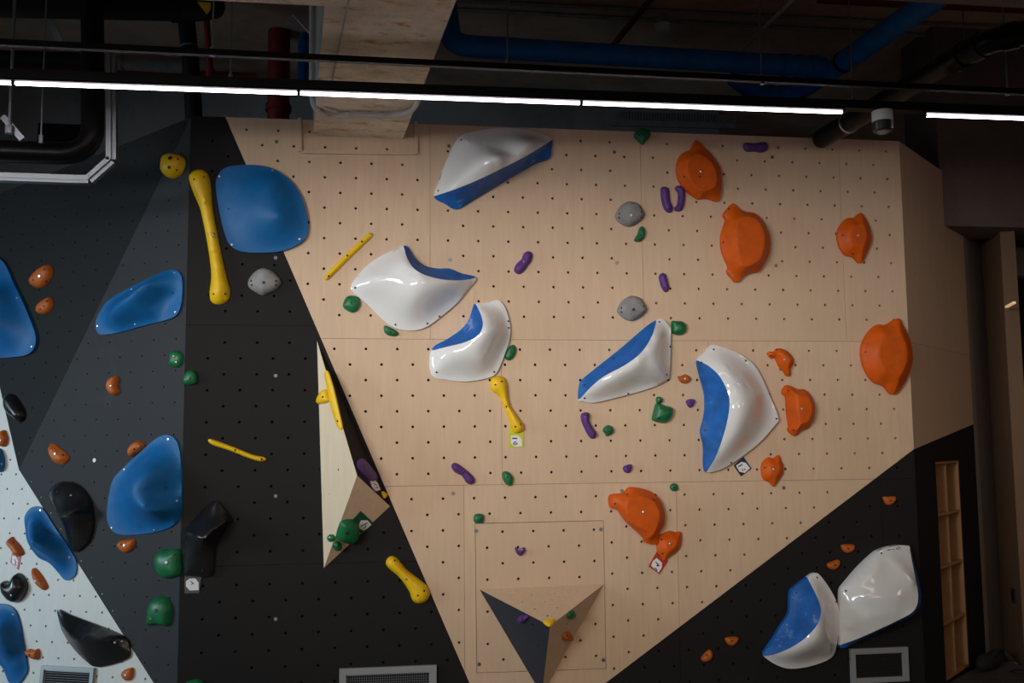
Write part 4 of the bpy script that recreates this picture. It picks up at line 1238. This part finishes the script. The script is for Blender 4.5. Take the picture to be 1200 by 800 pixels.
# ------------------------------------------------------------------ vents
def vent(label, pl, quad, fw_px, mesh_n, louvre=False, inner='vent_mesh'):
    q = [pl.uv(pl.at(x, y, .012)) for x, y in quad]
    cu, cv = sum(p[0] for p in q) / 4, sum(p[1] for p in q) / 4
    u0_, u1_ = sorted((((q[0][0] + q[3][0]) / 2), ((q[1][0] + q[2][0]) / 2)))
    v1_, v0_ = (q[0][1] + q[1][1]) / 2, (q[2][1] + q[3][1]) / 2
    if pl is MAIN:
        v0_ = max(v0_, .03)
    f_ = fw_px
    root = thing('wall_vent', label, 'vent', pl.w(cu, v0_, 0), 'framed wall vents')
    def bx_(ua, ub_, va, vb, ha, hb):
        return MB().add(*box_vf(pl.w((ua + ub_) / 2, (va + vb) / 2, (ha + hb) / 2), pl.u * (ub_ - ua) / 2, pl.v * (vb - va) / 2, pl.n * (hb - ha) / 2))
    for r4 in ((u0_, u1_, v1_ - f_, v1_), (u0_, u1_, v0_, v0_ + f_), (u0_, u0_ + f_, v0_ + f_, v1_ - f_), (u1_ - f_, u1_, v0_ + f_, v1_ - f_)):
        bx_(*r4, 0, .02).build('frame_rail', 'vent_frame', root)
    for r4 in ((u0_ + f_, u1_ - f_, v1_ - f_ - .006, v1_ - f_), (u0_ + f_, u0_ + f_ + .006, v0_ + f_, v1_ - f_), (u1_ - f_ - .006, u1_ - f_, v0_ + f_, v1_ - f_)):
        bx_(*r4, .001, .012).build('inner_lip', 'vent_frame', root)
    bx_(u0_ + f_, u1_ - f_, v0_ + f_, v1_ - f_, .0005, .002).build('backing', 'hole_dark', root)
    g = MB()
    nu = int((u1_ - u0_ - 2 * f_) / mesh_n)
    nv = int((v1_ - v0_ - 2 * f_) / mesh_n)
    for i in range(1, nv):
        v = v0_ + f_ + i * mesh_n
        b_ = bx_(u0_ + f_, u1_ - f_, v - .0012, v + .0012, .004, .006 if not louvre else .012)
        g.add(b_.v, b_.f)
    if not louvre:
        for i in range(1, nu):
            u = u0_ + f_ + i * mesh_n
            b_ = bx_(u - .0012, u + .0012, v0_ + f_, v1_ - f_, .003, .005)
            g.add(b_.v, b_.f)
    gm = g.build('grille', inner, root)
    gm['kind'] = 'stuff'
vent('grey-framed wire mesh vent low on the black panel', MAIN, [(397, 782.5), (511, 779.5), (512, 836), (398, 838)], .036, .013)
vent('grey-framed dark vent under the broad white macro', MAIN, [(996, 760), (1063.5, 757.5), (1065, 798), (997.5, 800)], .03, .014, inner='plastic_black')
vent('pale-framed louvred vent low on the white facet', WHITE, [(45, 778.5), (107, 783), (110, 830), (48, 830)], .022, .013, louvre=True)

# screw caps scattered on the sheets
scr = MB()
for (x, y) in [(324, 166), (527.5, 304.5), (720, 178), (905, 184), (723, 308), (909.5, 311), (531, 578), (704, 620), (915, 432), (918.5, 571.5), (729, 575), (558, 622), (526, 171), (561.5, 778), (707, 773)]:
    p = MAIN.at(x, y)
    scr.tube([p, p + Vector((0, -.002, 0))], .0115, 10)
o = scr.build('screw_caps', 'galvanised', wall_main)
o['kind'] = 'stuff'
scr = MB()
for (x, y) in [(323, 302), (323, 440), (323, 581), (323, 725)]:
    p = MAIN.at(x, y)
    scr.tube([p, p + Vector((0, -.002, 0))], .0105, 10)
o = scr.build('screw_caps', 'grey_stone', wall_main)
o['kind'] = 'stuff'
p = GREY.at(111, 539)
cap = MB().tube([p, p + GREY.n * .004], .012, 12).build('screw_caps', 'plastic_white', wall_left)
cap['kind'] = 'stuff'

# trim round the beam where it enters the wall
for i, (a, b_, w_) in enumerate((((351, 139), (352, 178), .02), ((352, 179), (487, 181), .014), ((487, 143), (488, 181), .016))):
    pa, pb = MAIN.at(*a), MAIN.at(*b_)
    structure(MB().bar(pa + Vector((0, -.008, 0)), pb + Vector((0, -.008, 0)), .02, w_, upv=(0, 1, 0) if i != 1 else (0, 0, 1)).build('trim_%d' % (i + 1), 'wood'))

# ------------------------------------------------------------------ concrete beams overhead
zb = MAIN.at(420, 161).z
axis = ray(335, 519)
axis = Vector((axis.x, axis.y, 0)).normalized()
bl, br = at_z(367, 160, zb), at_z(472, 163, zb)
bw = (br - bl)
acr = Vector((axis.y, -axis.x, 0))
wid = bw.dot(acr)
far = bl + axis * .05
near = bl - axis * 3.6
beam = MB().prism([far, far + acr * wid, near + acr * wid, near], (0, 0, .012)).build('trim_beam_underside', 'beam_concrete', origin=(0, 0, 0))
structure(beam)
structure(MB().prism([p + Vector((0, 0, .012)) for p in (far, far + acr * wid, near + acr * wid, near)], (0, 0, ZC - zb - .012)).build('trim_beam_main', 'beam_side', origin=(0, 0, 0)))
c0, c1 = at_z(150, -3, zb - .0), at_z(412, 9.7, zb)
cdir = (c1 - c0).normalized()
cn = Vector((cdir.y, -cdir.x, 0))
if cn.dot(CAM - c0) < 0:
    cn = -cn
lift = Vector((0, 0, .004))
structure(MB().prism([c0 - cdir * 3.5 + lift, c1 + lift, c1 + cn * .45 + lift, c0 - cdir * 3.5 + cn * .45 + lift], (0, 0, ZC - zb - .004)).build('trim_beam_cross', 'beam_concrete', origin=(0, 0, 0)))
# end board below the beam where it meets the wall
eb = [at_z(368, 160, zb), at_z(472, 163, zb)]

def pipe(name, label, cat, pts, r, mat, group=None, seg=16, rad=.1, rings=(), ring_mat=None, ring_r=1.12, ring_w=.03, ringname='clamp'):
    ps = bend(pts, rad) if len(pts) > 2 else [Vector(p) for p in pts]
    o = MB().tube(ps, r, seg).build(name, mat, smooth=True, angle=50)
    tag(o, label, cat, group)
    for (a, t) in rings:
        A, B_ = Vector(pts[a]), Vector(pts[a + 1])
        c_ = A + (B_ - A) * t
        d_ = (B_ - A).normalized()
        MB().tube([c_ - d_ * ring_w / 2, c_ + d_ * ring_w / 2], r * ring_r, seg).build(ringname, ring_mat or mat, o, origin=o.location, smooth=True, angle=40)
    return o

# conduits along and around the beam
pr = lambda x, y, dz=0: at_z(x, y, zb - dz)
cpts = [at_z(389, 96, zb - .012), at_z(410, -4, zb - .012)]
pipe('conduit', 'thin grey conduit running along the underside of the stained beam', 'conduit', cpts, .004, 'grey_duct', seg=8)
yg = at_z(365, 128, zb).y
gx = [at_y(365.5, -20, yg), at_y(365, 112, yg), at_z(368, 127, zb - .015), at_z(384, 137, zb - .02), at_z(405, 135, zb - .02), at_z(464, 136, zb - .02), at_z(482, 131, zb - .02), at_z(491, 118, zb - .01), Vector(at_z(491, 117, zb)) + Vector((0, 0, .5))]
cdt = pipe('conduit', 'grey cable conduit bending under the stained beam', 'conduit', gx, .014, 'conduit', seg=10, rad=.06, rings=[(4, .03), (4, .72)], ring_r=1.5, ring_w=.02, ringname='clip')
pipe('conduit', 'second grey conduit hugging the side of the stained beam', 'conduit', [at_y(371, -20, yg), at_y(370.5, 108, yg), at_z(377, 126, zb - .012), at_z(394, 131, zb - .012)], .009, 'conduit', seg=8, rad=.06)
pipe('conduit', 'short slanting grey conduit beside the blue upright pipe', 'conduit', [at_y(344, 18, .3), at_y(370, 47, -.2)], .006, 'conduit', seg=8)

# ------------------------------------------------------------------ strip lights and rail
YL = -1.25
la, lb_ = at_y(-60, 95.0, YL), at_y(1260, 141.2, YL)
def lp(px):
    # point on the lamp line under a pixel column
    t = (px + 60) / 1320.
    return at_y(px, 95.0 + 46.2 * t, YL)
ldir = (lb_ - la).normalized()
rail_c = Vector((0, .0, .036))
rail = MB().bar(la - ldir * 2 + rail_c, lb_ + ldir * 2 + rail_c, .06, .042).build('lighting_rail', 'black_metal')
tag(rail, 'long black rail carrying the strip lights below the ceiling', 'rail')
segs = [(-330, 16), (16, 350), (350, 681), (681, 988), (1083, 1420)]
txt = ['strip light on the rail in front of the black pipe elbow', 'strip light on the rail ahead of the red upright pipe', 'strip light on the rail crossing the stained concrete beam',
       'strip light on the rail ending beside the round sensor', 'strip light on the rail past the gap with the round sensor']
for (a, b_), t in zip(segs, txt):
    A, B_ = (la + (lb_ - la) * ((a + 60) / 1320.) if a < -60 else lp(a)), (la + (lb_ - la) * ((b_ + 60) / 1320.) if b_ > 1260 else lp(b_))
    lt = thing('strip_light', t, 'light', (A + B_) / 2, 'strip lights on the black rail')
    MB().bar(A + Vector((0, .0, .0105)), B_ + Vector((0, .0, .0105)), .05, .006).build('housing', 'black_metal', lt)
    MB().bar(A + ldir * .008, B_ - ldir * .008, .018, .011).build('diffuser', 'led', lt)
    for e_ in (A + ldir * .004, B_ - ldir * .004):
        MB().bar(e_ - ldir * .003, e_ + ldir * .003, .03, .02).build('end_cap', 'black_metal', lt)

# round sensor under the rail
sc_ = at_y(1034.5, 147, YL)
zr = lp(1034).z + .012
sn = thing('ceiling_sensor', 'round white and black sensor hanging from the black rail', 'sensor', (sc_.x, YL, zr))
rr = .052
MB().tube([(sc_.x, YL, zr), (sc_.x, YL, zr - .055)], [rr, rr], 24).build('housing', 'plastic_white', sn, smooth=True)
MB().tube([(sc_.x, YL, zr - .055), (sc_.x, YL, zr - .10), (sc_.x, YL, zr - .106)], [rr * .99, rr * .97, rr * .85], 24).build('lower_body', 'plastic_black', sn, smooth=True)
MB().tube([(sc_.x, YL, zr - .104), (sc_.x, YL, zr - .116), (sc_.x, YL, zr - .122)], [rr * .6, rr * .45, rr * .1], 20).build('lens', 'grey_stone', sn, smooth=True)

# black cable tray and hanger rods
YT = -1.55
tp = [(-60, 47.5), (300, 60), (507, 70.5), (595, 76), (897, 93.5), (1260, 110)]
t0, t1 = at_y(-60, 47.0, YT), at_y(1260, 111.0, YT)
tray = thing('cable_tray', 'thin black cable tray above the strip lights', 'tray', (t0 + t1) / 2)
td = (t1 - t0).normalized()
MB().bar(t0 - td, t1 + td, .035, .024).build('channel', 'black_metal', tray)
MB().bar(t0 - td + Vector((0, -.018, -.014)), t1 + td + Vector((0, -.018, -.014)), .004, .004).build('edge_wire', 'black_metal', tray)
def rod(label, x0, y0, x1, y1, y, r=.0045, fit=True):
    a, b_ = at_y(x1, y1, y), at_y(x0, y0, y)
    b_ = Vector((a.x, a.y, ZC))
    o = MB().tube([a, b_], r, 8).build('hanger_rod', 'galvanised', smooth=True)
    tag(o, label, 'rod', 'threaded hanger rods')
    if fit:
        MB().tube([a + Vector((0, 0, -.02)), a + Vector((0, 0, .02))], r * 2.6, 8).build('nut', 'galvanised', o, origin=o.location)
rod('hanger rod crossing the black duct ahead of the pipe elbow', 17, 0, 13, 88, YL)
rod('hanger rod reaching down past the strip light to the pipe elbow strut', 51, 20, 48, 163, -.75)
rod('short pale hanger rod just below the strip light over the horizontal black pipe', 12, 100, 11, 152, -.82, .008)
rod('hanger rod by the yellow marker on the black duct', 248, 0, 249, 61, YT)
rod('hanger rod holding the cable tray beside the dark blue pipe', 593, 0, 595, 76, YT)
rod('hanger rod holding the cable tray near the blue pipe bend', 887, 0, 893, 94, YT)
rod('hanger rod holding the clamp on the long black pipe', 1126, 0, 1130, 48, .15)
rod('hanger rod holding the cable tray beyond the black pipe', 1175, 0, 1181, 107, YT)
rod('short hanger rod where the strip light ends', 998, 85, 1000, 119, YL)
rod('hanger rod between the red pipe and the black upright pipe', 269, 65, 270, 92, YL, .004)

# ------------------------------------------------------------------ pipes
GPI = 'building service pipes'
YE = -.55
pipe('drain_pipe', 'glossy black pipe with a large elbow in front of the black facet', 'pipe',
     [at_y(-140, 172, YE), at_y(109, 181, YE), at_y(108, -60, YE)], .058, 'black_pipe', GPI, seg=24, rad=.16, rings=[(1, .30), (0, .28), (0, .36)], ring_r=1.04, ring_w=.02, ringname='joint')
YS = -.62
stp = [at_y(-140, 203, YS), at_y(90, 211, YS), at_y(105, 211, YS), at_y(131, 188, YS), at_y(131, 130, YS), at_y(130, 62, YS)]
strut = MB()
for a, b_ in zip(stp, stp[1:]):
    strut.bar(a, b_, .05, .042, upv=(0, 1, 0) if abs((b_ - a).normalized().z) > .5 else (0, 0, 1))
so_ = strut.build('strut_channel', 'galvanised')
tag(so_, 'galvanised channel bent round the outside of the black pipe elbow', 'bracket')
lip = MB()
for a, b_ in zip(stp, stp[1:]):
    lip.bar(a + Vector((0, -.028, 0)), b_ + Vector((0, -.028, 0)), .006, .012, upv=(0, 1, 0) if abs((b_ - a).normalized().z) > .5 else (0, 0, 1))
lip.build('channel_lip', 'galvanised', so_, origin=so_.location)
br1 = MB().bar(at_y(4, 137, -.8), at_y(27, 164, -.8), .03, .03).build('pipe_bracket', 'galvanised')
tag(br1, 'slanting metal bracket on the hanger over the horizontal black pipe', 'bracket')
br2 = MB().bar(at_y(57, 20, -.3), at_y(71, 50, -.3), .03, .035).build('pipe_bracket', 'grey_duct')
tag(br2, 'slanting grey bracket under the big black duct', 'bracket')
pipe('duct', 'big black duct crossing overhead above the pipe elbow', 'duct', [at_y(-160, -2, -.4), at_y(232, 7, -.4), at_y(249, 4, -.3)], .085, 'black_metal', GPI, seg=24, rad=.05, rings=[(0, .93)], ring_r=1.1, ring_w=.05, ringname='flange')
ym = at_y(240, 9, -.52)
tag(MB().prism([at_y(231, 2, -.52), at_y(247, 3, -.52), at_y(246, 11, -.52), at_y(242, 16, -.52)], (0, .01, 0)).build('pipe_marker', 'yellow_tag'), 'yellow marker sticker on the end of the black duct', 'marker')
pipe('duct', 'dark level pipe behind the pipe elbow, above the red line', 'duct', [at_y(-160, 64, 1.2), at_y(112, 71, 1.2)], .055, 'black_metal', GPI, seg=16)
pipe('sprinkler_pipe', 'dim red level pipe low against the concrete wall', 'pipe', [at_y(-160, 80, 1.9), at_y(300, 92, 1.9)], .045, 'red_pipe', GPI)
pipe('duct', 'grey level pipe behind the black uprights', 'duct', [at_y(100, 71, 1.6), at_y(222, 78, 1.6), at_y(226, 30, 2.7)], .055, 'grey_duct', GPI, rings=[(0, .35)], ring_mat='galvanised', ring_w=.015)
pipe('drain_pipe', 'black upright pipe dropping behind the top of the arris', 'pipe', [at_y(214, -20, .6), at_y(224, 80, .6), at_y(228, 150, .6)], .055, 'black_metal', GPI, rings=[(0, .75)], ring_mat='galvanised', ring_w=.01, ring_r=1.06)
pipe('sprinkler_pipe', 'thin red upright pipe beside the hanger rod', 'pipe', [at_y(238, -30, .5), at_y(247, 90, .5)], .020, 'red_pipe', GPI, rings=[(0, .97)], ring_r=1.6, ring_w=.05, ringname='fitting')
pipe('sprinkler_pipe', 'thick red upright pipe with a flange, next to the stained beam', 'pipe', [at_y(328, -40, 1.3), at_y(326, 150, 1.3)], .080, 'red_pipe', GPI, seg=20, rings=[(0, .88), (0, .31)], ring_r=1.18, ring_w=.045, ringname='flange')
pipe('water_pipe', 'short blue upright pipe between the red pipe and the stained beam', 'pipe', [at_y(362, 30, 2.62), at_y(357, 47, 1.0), at_y(354, 110, 1.0)], .042, 'blue_pipe', GPI, rings=[(1, .1), (1, .3)], ring_r=1.12, ring_w=.05, ringname='socket')
ZP = 4.1
hb0, hb1 = at_z(522, 56, ZP), at_z(975, 80, ZP)
pipe('water_pipe', 'long dark blue level pipe beyond the stained beam', 'pipe', [at_z(523, 5, 4.4), at_z(528, 53, ZP), at_z(965, 79, ZP)], .068, 'blue_pipe', GPI, seg=20, rad=.12, rings=[(1, .93), (1, .97), (1, .89)], ring_r=1.1, ring_w=.05, ringname='socket')
pipe('water_pipe', 'bright blue pipe slanting towards the top corner of the ceiling', 'pipe', [at_z(1150, -40, ZP), at_z(987, 73, ZP)], .070, 'blue_pipe', GPI, seg=20, rings=[(0, .985)], ring_mat='black_metal', ring_r=1.06, ring_w=.03, ringname='collar')
pipe('water_pipe', 'lower blue pipe branching from the bright blue one into a bend', 'pipe', [at_z(985, 76, ZP - .02), at_z(930, 112, ZP - .02), at_z(885, 110, ZP - .02), at_z(862, 92, ZP)], .062, 'blue_pipe', GPI, seg=18, rad=.14, rings=[(1, .3), (1, .6)], ring_r=1.1, ring_w=.05, ringname='socket')
zk = MAIN.at(957, 166).z
kp = [at_z(962, 163, zk), at_z(1130, 64, zk), at_z(1160, 48, zk + .01), at_z(1240, 30, zk + .02)]
kpipe = pipe('drain_pipe', 'long black pipe slanting from the plywood top to the ceiling corner', 'pipe', kp, .060, 'black_pipe', GPI, seg=22, rad=.05, rings=[(0, .93), (0, .98), (1, .5), (2, .3)], ring_r=1.12, ring_w=.07, ringname='coupling')
for px_, lbl in (((1123, 69), 0), ((995, 143.5), 1)):
    c_ = at_z(px_[0], px_[1], zk)
    d_ = (kp[1] - kp[0]).normalized()
    MB().tube([c_ - d_ * .008, c_ + d_ * .008], .0665, 22).build('band_clamp', 'steel', kpipe, origin=kpipe.location, smooth=True)
pipe('sprinkler_pipe', 'thin red pipe slanting under the slab behind the smoke detector', 'pipe', [at_z(775, -16, 4.5), at_z(716, 56, 4.5)], .022, 'red_pipe', GPI)
pipe('sprinkler_pipe', 'red level pipe behind the long black pipe', 'pipe', [at_y(995, 83, 1.9), at_y(1260, 97, 1.9)], .030, 'red_pipe', GPI)
pipe('sprinkler_pipe', 'dark red level pipe along the very top of the ceiling corner', 'pipe', [at_z(960, -4, 4.56), at_z(1260, 11, 4.56)], .045, 'red_pipe', GPI)
for lbl, a, b_ in (('upper thin conduit clipped under the slab', (535, 1), (1240, 36)), ('lower thin conduit clipped under the slab', (535, 11), (1160, 46))):
    pipe('conduit', lbl, 'conduit', [at_z(a[0], a[1], 4.62), at_z(b_[0], b_[1], 4.62)], .014, 'grey_duct', 'conduits under the slab', seg=8)
pipe('conduit', 'thin grey conduit slanting down to the dark blue pipe', 'conduit', [at_z(935, -6, 4.5), at_z(865, 62, 4.5)], .014, 'conduit', seg=8)

# smoke detector
sd = at_z(776, 19, ZC)
det = thing('smoke_detector', 'round white smoke detector on the ceiling slab', 'detector', sd)
MB().tube([sd, sd - Vector((0, 0, .06))], [.048, .045], 20).build('mount', 'grey_duct', det, smooth=True)
MB().tube([sd - Vector((0, 0, .06)), sd - Vector((0, 0, .09)), sd - Vector((0, 0, .115)), sd - Vector((0, 0, .13))], [.055, .055, .042, .022], 20).build('sensor_head', 'plastic_white', det, smooth=True)
# long ventilation grille behind the top of the plywood
ga_, gb_ = at_y(716, 137, 2.6), at_y(862, 141, 2.6)
gl = thing('ventilation_grille', 'long dim grey louvre on the wall behind the top of the plywood', 'grille', (ga_ + gb_) / 2)
gm = MB()
nn = 44
for i in range(nn + 1):
    q = ga_ + (gb_ - ga_) * (i / nn)
    gm.bar(q + Vector((0, 0, .05)), q + Vector((0, 0, -.02)), .01, .008)
g_ = gm.build('fins', 'grey_duct', gl)
g_['kind'] = 'stuff'
MB().bar(ga_ + Vector((0, .02, -.05)), gb_ + Vector((0, .02, -.05)), .03, .05).build('lower_rail', 'grey_duct', gl)
# dark opening in the concrete wall above the elbow
qo = [at_y(45, 144, 2.64), at_y(98, 146, 2.64), at_y(98, 168, 2.64), at_y(43, 168, 2.64)]
structure(MB().prism(qo, (0, .02, 0)).build('window_1', 'hole_dark'))
print('HOLDS', HOLDS)
